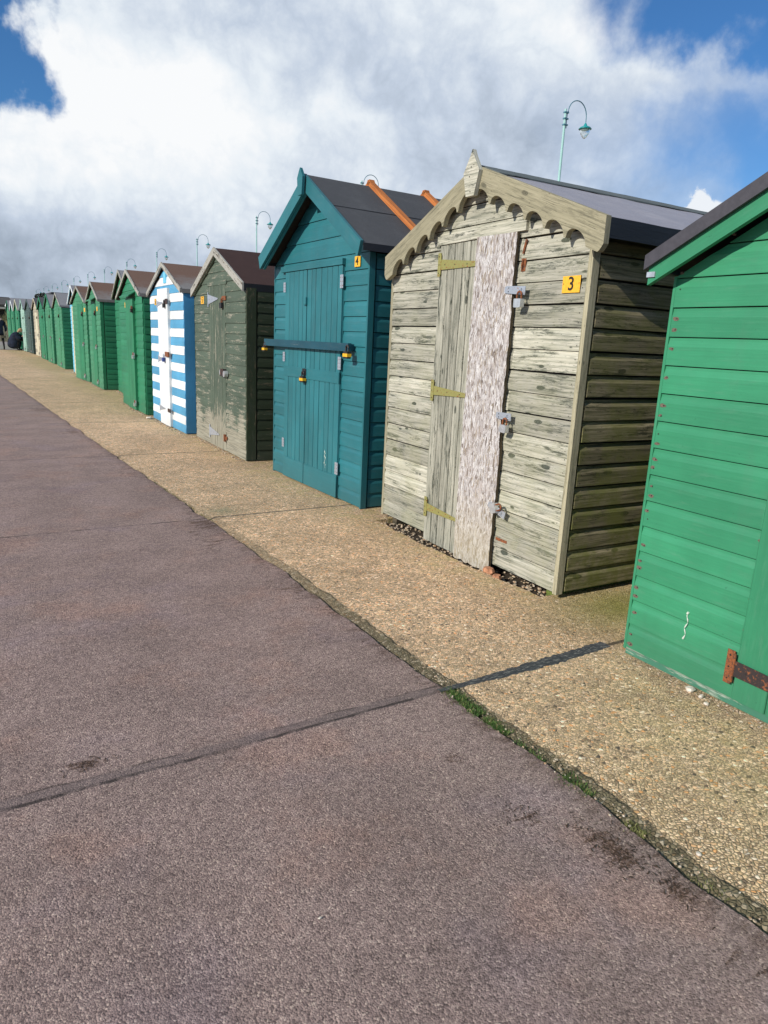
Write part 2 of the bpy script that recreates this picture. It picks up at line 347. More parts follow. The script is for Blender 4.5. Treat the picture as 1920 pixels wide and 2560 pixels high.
M['pale_wood'] = mat_wood('pale_wood', (.50, .46, .36), (.40, .36, .27), (.22, .19, .14), knots=.4, stain=.3)
M['slate_paint'] = mat_paint('slate_paint', (.055, .09, .08), wear=.12, under=(.16, .17, .14))
M['barge_old'] = mat_paint('barge_old', (.36, .35, .31), wear=.5, under=(.10, .08, .06), rough=.8)
M['osb'] = mat_osb()
M['osb_edge'] = mat_wood('osb_edge', (.14, .11, .07), (.07, .055, .035), (.02, .018, .012), knots=0)
M['felt_dark'] = mat_felt('felt_dark', (.060, .062, .066), (.115, .117, .12), speck=1.3)
M['felt_wrinkled'] = mat_felt('felt_wrinkled', (.27, .255, .28), (.40, .385, .40), speck=.3, wrinkle=3.0, rough=.5, spec=.5)
M['felt_ridge'] = mat_felt('felt_ridge', (.10, .118, .118), (.15, .17, .166), speck=.4)
M['felt_black'] = mat_felt('felt_black', (.010, .012, .015), (.02, .022, .026), speck=.2, rough=.55, spec=.45, wrinkle=.8)
M['felt_brown'] = mat_felt('felt_brown', (.040, .020, .017), (.07, .038, .03), speck=.8)
M['felt_mix'] = mat_felt('felt_mix', (.19, .185, .18), (.14, .08, .055), streak=.55, speck=.3)
M['felt_light'] = mat_felt('felt_light', (.20, .20, .21), (.27, .265, .27), speck=.3)
M['trim_grey'] = mat_plain('trim_grey', (.055, .052, .062), rough=.55, var=.12, sc_=40)
M['galv'] = mat_metal('galv', (.52, .56, .62), rust=.05, rough=.42, metal=.55)
M['brass'] = mat_metal('brass', (.34, .32, .11), rust=.18, rough=.6, metal=.35)
M['rust'] = mat_metal('rust', (.11, .055, .035), rust=.6, rough=.7, metal=.2)
M['rust_iron'] = mat_metal('rust_iron', (.05, .038, .038), rust=.22, rough=.6, metal=.4)
M['iron'] = mat_metal('iron', (.03, .03, .032), rust=.1, rough=.5, metal=.4)
M['nail'] = mat_plain('nail', (.02, .015, .012), rough=.7)
M['nail_patch'] = mat_plain('nail_patch', (.13, .10, .075), rough=.8, var=.5, sc_=400)
M['yellow'] = mat_plain('yellow', (.75, .42, .02), rough=.5, var=.1)
M['plate'] = mat_plain('plate', (.82, .43, .035), rough=.5, var=.1, sc_=80)
M['ink'] = mat_plain('ink', (.02, .016, .012), rough=.6)
M['steel'] = mat_plain('steel', (.62, .64, .66), rough=.3, metal=.6)
M['lock_blue'] = mat_plain('lock_blue', (.03, .06, .22), rough=.5)
M['inner'] = mat_plain('inner', (.02, .018, .015), rough=.9)
M['moss_block'] = mat_plain('moss_block', (.12, .16, .03), rough=.9, var=.5, sc_=150)
M['plinth'] = mat_paint('plinth', (.05, .21, .13), wear=.55, under=(.30, .38, .30), rough=.8)
M['lamp_paint'] = mat_plain('lamp_paint', (.33, .55, .52), rough=.45, var=.06, sc_=4)
M['lamp_blue'] = mat_plain('lamp_blue', (.08, .20, .26), rough=.4, var=.06, sc_=8)
M['lamp_cap'] = mat_plain('lamp_cap', (.015, .26, .27), rough=.35)
M['asphalt'] = mat_asphalt()
M['aggregate'] = mat_apron()
M['tar'] = mat_felt('tar', (.04, .043, .046), (.10, .10, .10), speck=1.0, wrinkle=1.5)
M['soil'] = mat_plain('soil', (.045, .032, .02), rough=.95, var=.5, sc_=60)
M['shingle'] = mat_plain('shingle', (.33, .27, .19), rough=.95, var=.35, sc_=50)
M['farpath'] = mat_plain('farpath', (.27, .24, .215), rough=.9, var=.1, sc_=3)
M['bank'] = mat_plain('bank', (.22, .20, .09), rough=.95, var=.4, sc_=2)
M['leafdark'] = mat_plain('leafdark', (.045, .055, .028), rough=.9, var=.5, sc_=3)
M['reed'] = mat_plain('reed', (.30, .27, .13), rough=.9, var=.4, sc_=6)
M['grass'] = mat_plain('grass', (.055, .12, .022), rough=.8, var=.5, sc_=40)
M['grass_dry'] = mat_plain('grass_dry', (.17, .17, .06), rough=.9, var=.4, sc_=40)
M['navy'] = mat_plain('navy', (.010, .016, .035), rough=.9, var=.4, sc_=8)
M['black_cloth'] = mat_plain('black_cloth', (.010, .009, .011), rough=.9)
M['hem'] = mat_plain('hem', (.20, .17, .13), rough=.9)
M['skin'] = mat_plain('skin', (.50, .28, .20), rough=.6, var=.1)
M['hair_fair'] = mat_plain('hair_fair', (.32, .20, .10), rough=.7, var=.4, sc_=60)
M['pink'] = mat_plain('pink', (.72, .52, .50), rough=.9, var=.3, sc_=20)
M['rooftile'] = mat_plain('rooftile', (.075, .07, .065), rough=.9, var=.25, sc_=1.5)
M['render_dark'] = mat_plain('render_dark', (.06, .055, .045), rough=.8)
M['fascia'] = mat_plain('fascia', (.50, .47, .38), rough=.7)
M['glassdark'] = mat_plain('glassdark', (.02, .022, .02), rough=.15, spec=.6)
mg, nt, b = newmat('glass')
b.inputs['Base Color'].default_value = (.8, .85, .85, 1); b.inputs['Roughness'].default_value = .15
b.inputs['Transmission Weight'].default_value = .85; b.inputs['IOR'].default_value = 1.15
M['glass'] = mg
_t = NT(M['tar'].node_tree); _b = [n for n in _t.n if n.bl_idname == 'ShaderNodeBsdfPrincipled'][0]
_c = _b.inputs['Base Color'].links[0].from_socket; _p = objc(_t)
_nn = _t.noise(_t.vm('MULTIPLY', _p, (30, 130, 1)), 1, 5, .7)
_t.put(_b.inputs['Base Color'], _t.mix(_t.mapr(_nn, .5, .62, 0, .75), _c, (.24, .235, .21)))
# pebble: colour by island
mp, nt, b = newmat('pebble')
ri = nt.node('ShaderNodeNewGeometry').outputs['Random Per Island']
nt.put(b.inputs['Base Color'], nt.ramp(ri, [(0, (.12, .10, .08)), (.3, (.38, .30, .2)), (.6, (.52, .44, .32)), (.8, (.42, .22, .1)), (1, (.7, .65, .56))]))
b.inputs['Roughness'].default_value = .8; M['pebble'] = mp
M['stone_white'] = mat_plain('stone_white', (.62, .55, .46), rough=.85, var=.2, sc_=60)
M['brick_bit'] = mat_plain('brick_bit', (.42, .20, .11), rough=.9, var=.35, sc_=60)
M['twig'] = mat_plain('twig', (.06, .035, .022), rough=.95, var=.5, sc_=60)
M['dropping'] = mat_plain('dropping', (.55, .62, .54), rough=.7)

# ------------------------------------------------------------------ mesh builder
class MB:
    def __init__(s): s.v = []; s.f = []; s.uv = []; s.mi = []; s.rn = []; s.mats = []; s.smooth = False
    def mat(s, name):
        if name not in s.mats: s.mats.append(name)
        return s.mats.index(name)
    def poly(s, pts, uvs=None, mat='grey_wood', r=.5):
        i = len(s.v); s.v += [tuple(p) for p in pts]; s.f.append(list(range(i, i + len(pts))))
        if uvs is None: uvs = [(0, 0)] * len(pts)
        s.uv.append([tuple(q) for q in uvs]); s.mi.append(s.mat(mat)); s.rn.append(r)
    def hexa(s, c, mat, r=None, grain=None):
        """8 corners c[i][j][k] -> index 4i+2j+k ; i grain dir"""
        r = random.random() if r is None else r
        o1, o2 = r * 37.1, r * 91.7
        c = [Vector(p) for p in c]
        L = (c[4] - c[0]).length; W = (c[2] - c[0]).length; T = (c[1] - c[0]).length
        F = [((0, 4, 6, 2), (0, 0), (L, 0), (L, W), (0, W)), ((1, 3, 7, 5), (0, 0), (0, W), (L, W), (L, 0)),
             ((0, 1, 5, 4), (0, 0), (0, T), (L, T), (L, 0)), ((2, 6, 7, 3), (0, 0), (L, 0), (L, T), (0, T)),
             ((0, 2, 3, 1), (0, 0), (W * .2, 0), (W * .2, T), (0, T)), ((4, 5, 7, 6), (0, 0), (0, T), (W * .2, T), (W * .2, 0))]
        for f, *uv in F:
            s.poly([c[i] for i in f], [(a + o1, b2 + o2) for a, b2 in uv], mat, r)
    def box(s, p, a, b_, c, mat, r=None):
        """corner p, edge vectors a (grain), b_, c"""
        p, a, b_, c = Vector(p), Vector(a), Vector(b_), Vector(c)
        s.hexa([p + a * i + b_ * j + c * k for i in (0, 1) for j in (0, 1) for k in (0, 1)], mat, r)
    def bx(s, x0, x1, y0, y1, z0, z1, mat, r=None):
        d = [x1 - x0, y1 - y0, z1 - z0]; ax = [Vector((d[0], 0, 0)), Vector((0, d[1], 0)), Vector((0, 0, d[2]))]
        k = max(range(3), key=lambda i: d[i]); o = [i for i in range(3) if i != k]
        s.box((x0, y0, z0), ax[k], ax[o[0]], ax[o[1]], mat, r)
    def extr(s, pts, origin, ex, ey, n, mat, r=None, edge=None):
        """2D outline pts in plane (ex,ey) extruded along n (vector incl thickness)"""
        r = random.random() if r is None else r
        O, ex, ey, n = Vector(origin), Vector(ex), Vector(ey), Vector(n)
        A = [O + ex * x + ey * y for x, y in pts]; B = [p + n for p in A]
        uv = [(x + r * 31, y + r * 77) for x, y in pts]
        s.poly(A, uv, mat, r); s.poly(B[::-1], uv[::-1], mat, r)
        k = len(pts)
        for i in range(k):
            j = (i + 1) % k; t = n.length; L = (A[j] - A[i]).length
            s.poly([A[j], A[i], B[i], B[j]], [(L + r * 9, 0), (r * 9, 0), (r * 9, t), (L + r * 9, t)], edge or mat, r)
    def tube(s, pts, rad, mat, n=8, caps=True):
        pts = [Vector(p) for p in pts]; rads = rad if isinstance(rad, (list, tuple)) else [rad] * len(pts)
        rings = []; up = Vector((0, 0, 1))
        for i, p in enumerate(pts):
            d = (pts[min(i + 1, len(pts) - 1)] - pts[max(i - 1, 0)]).normalized()
            a = d.cross(up)
            if a.length < .05: a = d.cross(Vector((0, 1, 0)))
            a.normalize(); b2 = a.cross(d).normalized()
            rings.append([p + (a * math.cos(t * math.tau / n) + b2 * math.sin(t * math.tau / n)) * rads[i] for t in range(n)])
        for i in range(len(rings) - 1):
            for k in range(n):
                j = (k + 1) % n
                s.poly([rings[i][k], rings[i][j], rings[i + 1][j], rings[i + 1][k]], [(i, k), (i, k + 1), (i + 1, k + 1), (i + 1, k)], mat)
        if caps: s.poly(rings[0][::-1], None, mat); s.poly(rings[-1], None, mat)
    def lathe(s, prof, origin, mat, n=20):
        O = Vector(origin)
        rings = [[O + Vector((r * math.cos(t * math.tau / n), r * math.sin(t * math.tau / n), z)) for t in range(n)] for r, z in prof]
        for i in range(len(rings) - 1):
            for k in range(n):
                j = (k + 1) % n; s.poly([rings[i][k], rings[i][j], rings[i + 1][j], rings[i + 1][k]], None, mat)
    def disc(s, p, ax1, ax2, rad, mat, n=7, jit=.25):
        p, a, b2 = Vector(p), Vector(ax1), Vector(ax2)
        s.poly([p + (a * math.cos(t * math.tau / n) + b2 * math.sin(t * math.tau / n)) * rad * (1 + random.uniform(-jit, jit)) for t in range(n)], None, mat)
    def build(s, name, parent=None, smooth=False, merge=False):
        me = bpy.data.meshes.new(name); me.from_pydata(s.v, [], s.f)
        ul = me.uv_layers.new(name='UVMap'); flat = [c for f in s.uv for q in f for c in q]
        ul.data.foreach_set('uv', flat)
        at = me.attributes.new('rnd', 'FLOAT', 'FACE'); at.data.foreach_set('value', s.rn)
        for mname in s.mats: me.materials.append(M[mname])
        me.polygons.foreach_set('material_index', s.mi)
        if merge or smooth:
            import bmesh
            bm = bmesh.new(); bm.from_mesh(me); bmesh.ops.remove_doubles(bm, verts=bm.verts, dist=1e-5); bm.to_mesh(me); bm.free()
        if smooth: me.polygons.foreach_set('use_smooth', [True] * len(me.polygons))
        me.update(); o = bpy.data.objects.new(name, me); COL.objects.link(o)
        if parent: o.parent = parent
        return o
def empty(name, loc, rz=0):
    o = bpy.data.objects.new(name, None); COL.objects.link(o); o.location = loc; o.rotation_euler = (0, 0, rz); o.empty_display_size = .2
    return o
def tag(o, label=None, cat=None, group=None, kind=None):
    if label: o['label'] = label
    if cat: o['category'] = cat
    if group: o['group'] = group
    if kind: o['kind'] = kind
    return o
def copy_tree(o, parent=None):
    c = o.copy(); COL.objects.link(c); c.parent = parent
    for ch in list(o.children): copy_tree(ch, c)
    return c
JIT = random.Random(3)

# ------------------------------------------------------------------ cladding
def cladding(mb, O, S, N, srange, z0, z1, pitch, style, matf, opening=None, jit=.0012, t=.014, nails=None, nmat='nail', zbreak=None, pitch2=None, gap=.004):
    """boards on a wall: point = O + S*s + N*out + z ; srange(z)->(a,b) ; matf(k,side)->material"""
    O, S, N = Vector(O), Vector(S), Vector(N); Z = Vector((0, 0, 1)); k = 0; z = z0
    while z < z1 - .012:
        p = pitch2 if (zbreak and z >= zbreak - .01) else pitch
        zt = min(z + p, z1)
        if zbreak and z < zbreak - .01 and zt > zbreak - .03: zt = zbreak
        h = zt - z; full = min(1, h / p)
        if style == 'ship':
            prof = [(.0, z + gap), (t, z + gap), (t * 1.02, z + gap + .004), (t, z + h * .70), (t * .78, z + h * .80), (t * .52, z + h * .90), (t * .45, zt), (.0, zt)]
        elif style == 'feather':
            prof = [(.0, z - .006), (t * 1.5, z - .006), (t * 1.45, z + h * .4), (t * .9, zt - .002), (.0, zt - .002)]
        else:
            prof = [(.0, z + .003), (t, z + .003), (t, zt - .002), (.0, zt - .002)]
        ivs = None
        zm = (z + zt) / 2
        if opening and z < opening[2] - .03 and zt > opening[3]:
            ivs = [(None, opening[0]), (opening[1], None)]
        else: ivs = [(None, None)]
        for side, (ia, ib) in enumerate(ivs):
            r = JIT.random(); dz0 = JIT.uniform(-jit, jit); dz1 = JIT.uniform(-jit, jit) ; do = JIT.uniform(0, jit)
            L = []; Rr = []
            for (o, q) in prof:
                a, b2 = srange(q)
                if ia is not None: a = max(a, ia)
                if ib is not None: b2 = min(b2, ib)
                L.append((a, o, q)); Rr.append((b2, o, q))
            if max(b2[0] - a[0] for a, b2 in zip(L, Rr)) < .015: continue
            PL = [O + S * a + N * (o + do if o > 0 else o) + Z * (q + dz0) for a, o, q in L]
            PR = [O + S * max(b2, a[0]) + N * (o + do if o > 0 else o) + Z * (q + dz1) for (b2, o, q), a in zip(Rr, L)]
            mt = matf(k, side)
            acc = 0
            for i in range(len(prof) - 1):
                d = math.hypot(prof[i + 1][0] - prof[i][0], prof[i + 1][1] - prof[i][1])
                mb.poly([PL[i], PR[i], PR[i + 1], PL[i + 1]],
                        [(L[i][0] + r * 37, acc + r * 91), (Rr[i][0] + r * 37, acc + r * 91), (Rr[i + 1][0] + r * 37, acc + d + r * 91), (L[i + 1][0] + r * 37, acc + d + r * 91)], mt, r)
                acc += d
            mb.poly(PL[::-1], [(o * 3 + r, q + r) for a, o, q in L][::-1], mt, r)
            mb.poly(PR, [(o * 3 + r, q + r) for a, o, q in Rr], mt, r)
            if nails and h > .06:
                a0 = L[1][0]; b0 = Rr[1][0]
                for ss in (a0 + .02, b0 - .02):
                    for zz in (z + h * .28, z + h * .62):
                        if JIT.random() < .12: continue
                        s2 = ss + JIT.uniform(-.006, .006); z2 = zz + JIT.uniform(-.008, .008)
                        pp = O + S * s2 + Z * z2
                        if nails == 'patch' and JIT.random() < .75:
                            q = JIT.uniform(.5, 1); d2 = JIT.uniform(-.004, .004)
                            mb.disc(pp + N * (t + do + .0009) + S * .005 + Z * d2, S * 1.5, Z * .85, .0105 * q, 'nail_patch', 9)
                        mb.disc(pp + N * (t + do + .0016), S, Z, .0032 if nails == 'patch' else .0030, nmat)
        z = zt; k += 1

def vboards(mb, x0, x1, u0, u1, z0, z1, n, mat, jit=.0018, gap=.0042, r0=None):
    """vertical planks of a door; x0<x1, front face x0"""
    ws = [1 + JIT.uniform(-.18, .18) for _ in range(n)]; tot = sum(ws); u = u0
    for w_ in ws:
        wd = (u1 - u0) * w_ / tot; d = JIT.uniform(-jit, jit)
        c = .003
        r = JIT.random()
        pr = [(u + gap, x0 + d + c), (u + gap + c, x0 + d), (u + wd - gap - c, x0 + d), (u + wd - gap, x0 + d + c), (u + wd - gap, x1), (u + gap, x1)]
        zb = z0 + JIT.uniform(-.003, .003)
        A = [Vector((b2, a, zb)) for a, b2 in pr]; B = [Vector((b2, a, z1)) for a, b2 in pr]
        k = len(pr)
        for i in range(k):
            j = (i + 1) % k
            mb.poly([A[i], A[j], B[j], B[i]][::-1], [(zb + r * 37, pr[i][0] + r * 9), (zb + r * 37, pr[j][0] + r * 9), (z1 + r * 37, pr[j][0] + r * 9), (z1 + r * 37, pr[i][0] + r * 9)][::-1], mat, r)
        mb.poly(A, None, mat, r); mb.poly(B[::-1], None, mat, r)
        u += wd

# ------------------------------------------------------------------ hardware
def padlock(parent, x, u, z, s=1, body='steel', shackle='rust', tilt=0, band=None):
    mb = MB(); w = .022 * s; h = .036 * s; t = .011 * s
    prof = [(-w, -h * .9), (-w * .8, -h), (w * .8, -h), (w, -h * .9), (w, -.002), (w * .85, 0), (-w * .85, 0), (-w, -.002)]
    mb.extr(prof, (-t, 0, 0), (0, 1, 0), (0, 0, 1), (2 * t, 0, 0), body)
    if band:
        mb.extr([(-w * 1.08, -h * .75), (w * 1.08, -h * .75), (w * 1.08, -h * .3), (-w * 1.08, -h * .3)], (-t * 1.15, 0, 0), (0, 1, 0), (0, 0, 1), (2.3 * t, 0, 0), band)
    rr = w * .62
    pts = [(0, -rr, -.003)] + [(0, -rr, .012 * s)] + [(0, rr * math.cos(a), .016 * s + rr * math.sin(a)) for a in [math.pi - i * math.pi / 8 for i in range(9)]] + [(0, rr, .012 * s), (0, rr, -.003)]
    mb.tube(pts, .0042 * s, shackle, 6)
    o = mb.build('padlock', parent); o.location = (x, u, z); o.rotation_euler = (tilt, 0, 0)
    return o
def hasp(parent, x, u0, u1, z, h=.04, mat='galv', rot=0):
    mb = MB(); c = ((u0 + u1) / 2, z)
    L = abs(u1 - u0); hh = h / 2
    mb.extr([(-L / 2, -hh), (L / 2 - .012, -hh * .85), (L / 2, -hh * .6), (L / 2, hh * .6), (L / 2 - .012, hh * .85), (-L / 2, hh)], (-.003, 0, 0), (0, 1, 0), (0, 0, 1), (.004, 0, 0), mat)
    mb.tube([(-.004, -L / 2 + .025, -hh * .5), (-.018, -L / 2 + .028, 0), (-.004, -L / 2 + .03, hh * .5)], .003, mat, 6)
    for a in (-.3, .3): mb.disc((-.0045, L * .3, hh * a * 1.4), (0, 1, 0), (0, 0, 1), .0035, 'iron')
    o = mb.build('hasp', parent); o.location = (x, c[0], c[1]); o.rotation_euler = (rot, 0, 0)
    return o
def tee_hinge(parent, x, u, ztip, z, L, h0=.055, h1=.022, plate=.13, mat='brass', pm=None):
    """hinge plate at u, strap towards -u"""
    mb = MB()
    mb.extr([(0, -h0 / 2), (0, h0 / 2), (-L, h1 / 2 + (ztip - z)), (-L, -h1 / 2 + (ztip - z))], (-.003, 0, 0), (0, 1, 0), (0, 0, 1), (.0035, 0, 0), mat)
    mb.extr([(.004, -plate / 2), (.034, -plate / 2), (.034, plate / 2), (.004, plate / 2)], (-.0025, 0, 0), (0, 1, 0), (0, 0, 1), (.003, 0, 0), pm or mat)
    mb.tube([(-.003, .003, -plate * .42), (-.003, .003, plate * .42)], .006, pm or mat, 8)
    for f in (.12, .4, .75):
        mb.disc((-.0042, -L * f, (ztip - z) * f), (0, 1, 0), (0, 0, 1), .004, 'iron')
    for f in (-.35, 0, .35): mb.disc((-.0042, .02, plate * f), (0, 1, 0), (0, 0, 1), .004, 'iron')
    o = mb.build('hinge', parent); o.location = (x, u, z); return o
def butt_hinge(parent, x, u, z, h=.085, w=.026, mat='galv'):
    mb = MB()
    mb.bx(-.003, .001, -w, -.001, -h / 2, h / 2, mat); mb.bx(-.003, .001, .001, w, -h / 2, h / 2, mat)
    mb.tube([(-.004, 0, -h / 2), (-.004, 0, h / 2)], .0045, mat, 8)
    for q in (-.3, 0, .3):
        for v in (-.6, .6): mb.disc((-.0042, w * v, h * q), (0, 1, 0), (0, 0, 1), .0035, 'rust')
    o = mb.build('hinge', parent); o.location = (x, u, z); return o
def number_plate(parent, x, u, z, w, h, digit, rot=0):
    mb = MB()
    mb.extr([(-w / 2, -h / 2), (w / 2, -h / 2), (w / 2, h / 2), (-w / 2, h / 2)], (-.004, 0, 0), (0, 1, 0), (0, 0, 1), (.0045, 0, 0), 'plate', edge='ink')
    for v in (-1, 1): mb.disc((-.0052, v * (w / 2 - .008), h * .05), (0, 1, 0), (0, 0, 1), .003, 'rust')
    o = mb.build('number_plate', parent); o.location = (x, u, z); o.rotation_euler = (rot, 0, 0)
    if digit:
        cu = bpy.data.curves.new('digit', 'FONT'); cu.body = digit; cu.size = h * 1.12; cu.extrude = .0006; cu.offset = h * .013
        cu.align_x = 'CENTER'; cu.align_y = 'CENTER'
        tmp = bpy.data.objects.new('digit_tmp', cu); COL.objects.link(tmp)
        dg = bpy.context.evaluated_depsgraph_get(); me = bpy.data.meshes.new_from_object(tmp.evaluated_get(dg))
        bpy.data.objects.remove(tmp)
        me.materials.clear(); me.materials.append(M['ink'])
        d = bpy.data.objects.new('digit', me); COL.objects.link(d); d.parent = o
        # text x axis -> -u (reads left to right for a viewer at -x), text y -> z
        d.matrix_local = Matrix(((0, 0, -1, -.0052), (-1, 0, 0, 0), (0, 1, 0, 0), (0, 0, 0, 1)))
        me.transform(Matrix.Translation((-sum(v.co.x for v in me.vertices) / len(me.vertices), 0, 0)))
    return o

# ------------------------------------------------------------------ hut
def gable(w, ze, zp, ua=None):
    ua = w / 2 if ua is None else ua
    def f(z):
        if z <= ze: return (0, w)
        t = min(1, (z - ze) / (zp - ze)); return (ua * t, w - (w - ua) * t)
    return f

def roof_slope(mb, x0, x1, pe, pr, thick, mat, edge, nx=14, ns=5, amp=.0, skirt=.0):
    """one slope: eave point pe=(u,z), ridge point pr ; along x"""
    rng = random.Random(int(abs(pe[0]) * 977 + x0 * 31 + 5))
    g = []
    for i in range(nx + 1):
        row = []
        for j in range(ns + 1):
            f = j / ns; x = x0 + (x1 - x0) * i / nx
            u = pe[0] + (pr[0] - pe[0]) * f; z = pe[1] + (pr[1] - pe[1]) * f
            a = rng.uniform(-amp, amp) if 0 < j < ns else rng.uniform(-amp, amp) * .5
            row.append(Vector((x, u, z + a)))
        g.append(row)
    L = math.hypot(pr[0] - pe[0], pr[1] - pe[1])
    for i in range(nx):
        for j in range(ns):
            uv = [((x0 + (x1 - x0) * a / nx), L * b2 / ns) for a, b2 in ((i, j), (i + 1, j), (i + 1, j + 1), (i, j + 1))]
            q = [g[i][j], g[i + 1][j], g[i + 1][j + 1], g[i][j + 1]]
            if pe[0] > pr[0]: q = q[::-1]; uv = uv[::-1]
            mb.poly(q, uv, mat)
    D = Vector((0, 0, -thick))
    for j in range(ns):   # front & back edge
        mb.poly([g[0][j], g[0][j + 1], g[0][j + 1] + D, g[0][j] + D], None, edge)
        mb.poly([g[nx][j + 1], g[nx][j], g[nx][j] + D, g[nx][j + 1] + D], None, edge)
    for i in range(nx):
        D2 = Vector((0, 0, -thick - skirt + rng.uniform(-amp, amp) * 2)); D3 = D2
        mb.poly([g[i + 1][0], g[i][0], g[i][0] + D2, g[i + 1][0] + D2], [(g[i + 1][0].x, 0), (g[i][0].x, 0), (g[i][0].x, .1), (g[i + 1][0].x, .1)], edge)
        mb.poly([g[i][0] + D, g[i + 1][0] + D, g[i + 1][ns] + D, g[i][ns] + D], None, 'inner')

def barge(parent, x, p0, p1, depth, t, mat, name='bargeboard', scallop=None, cut=False):
    """board hung from the roof edge line p0 (eave) -> p1 (ridge), vertical depth"""
    mb = MB(); (u0, z0), (u1, z1) = p0, p1
    du, dz = u1 - u0, z1 - z0; L = math.hypot(du, dz)
    top = [(u1, z1), (u0, z0)]
    bot = []
    if scallop:
        n, r0, e0 = scallop   # n arches, depth of arch, end lobe length
        bot.append((u0, z0 - depth * .72)); 
        for a in (.25, .5, .75): bot.append((u0 + du / L * e0 * .42 * a, z0 + dz / L * e0 * .42 * a - depth * (.72 + .30 * math.sin(a * math.pi / 2))))
        for k in range(n):
            a0 = e0 + (L - e0) * k / n; a1 = e0 + (L - e0) * (k + 1) / n
            for q in range(0, 13):
                f = q / 12; s_ = a0 + (a1 - a0) * (.04 + .92 * f)
                dd = depth - r0 * math.sqrt(max(0, 1 - (2 * f - 1) ** 2))
                bot.append((u0 + du * s_ / L, z0 + dz * s_ / L - dd))
    else:
        bot = [(u0 + du / L * depth * .35, z0 - depth + dz / L * depth * .35), (u1, z1 - depth)] if cut else [(u0, z0 - depth), (u1, z1 - depth)]
    ex = Vector((0, du / L, dz / L)); ey = Vector((0, -dz / L, du / L))
    P = [((u - u0) * du / L + (z - z0) * dz / L, -(u - u0) * dz / L + (z - z0) * du / L) for u, z in top + bot]
    mb.extr(P, (x, u0, z0), ex, ey, (t, 0, 0), mat)
    return mb.build(name, parent)

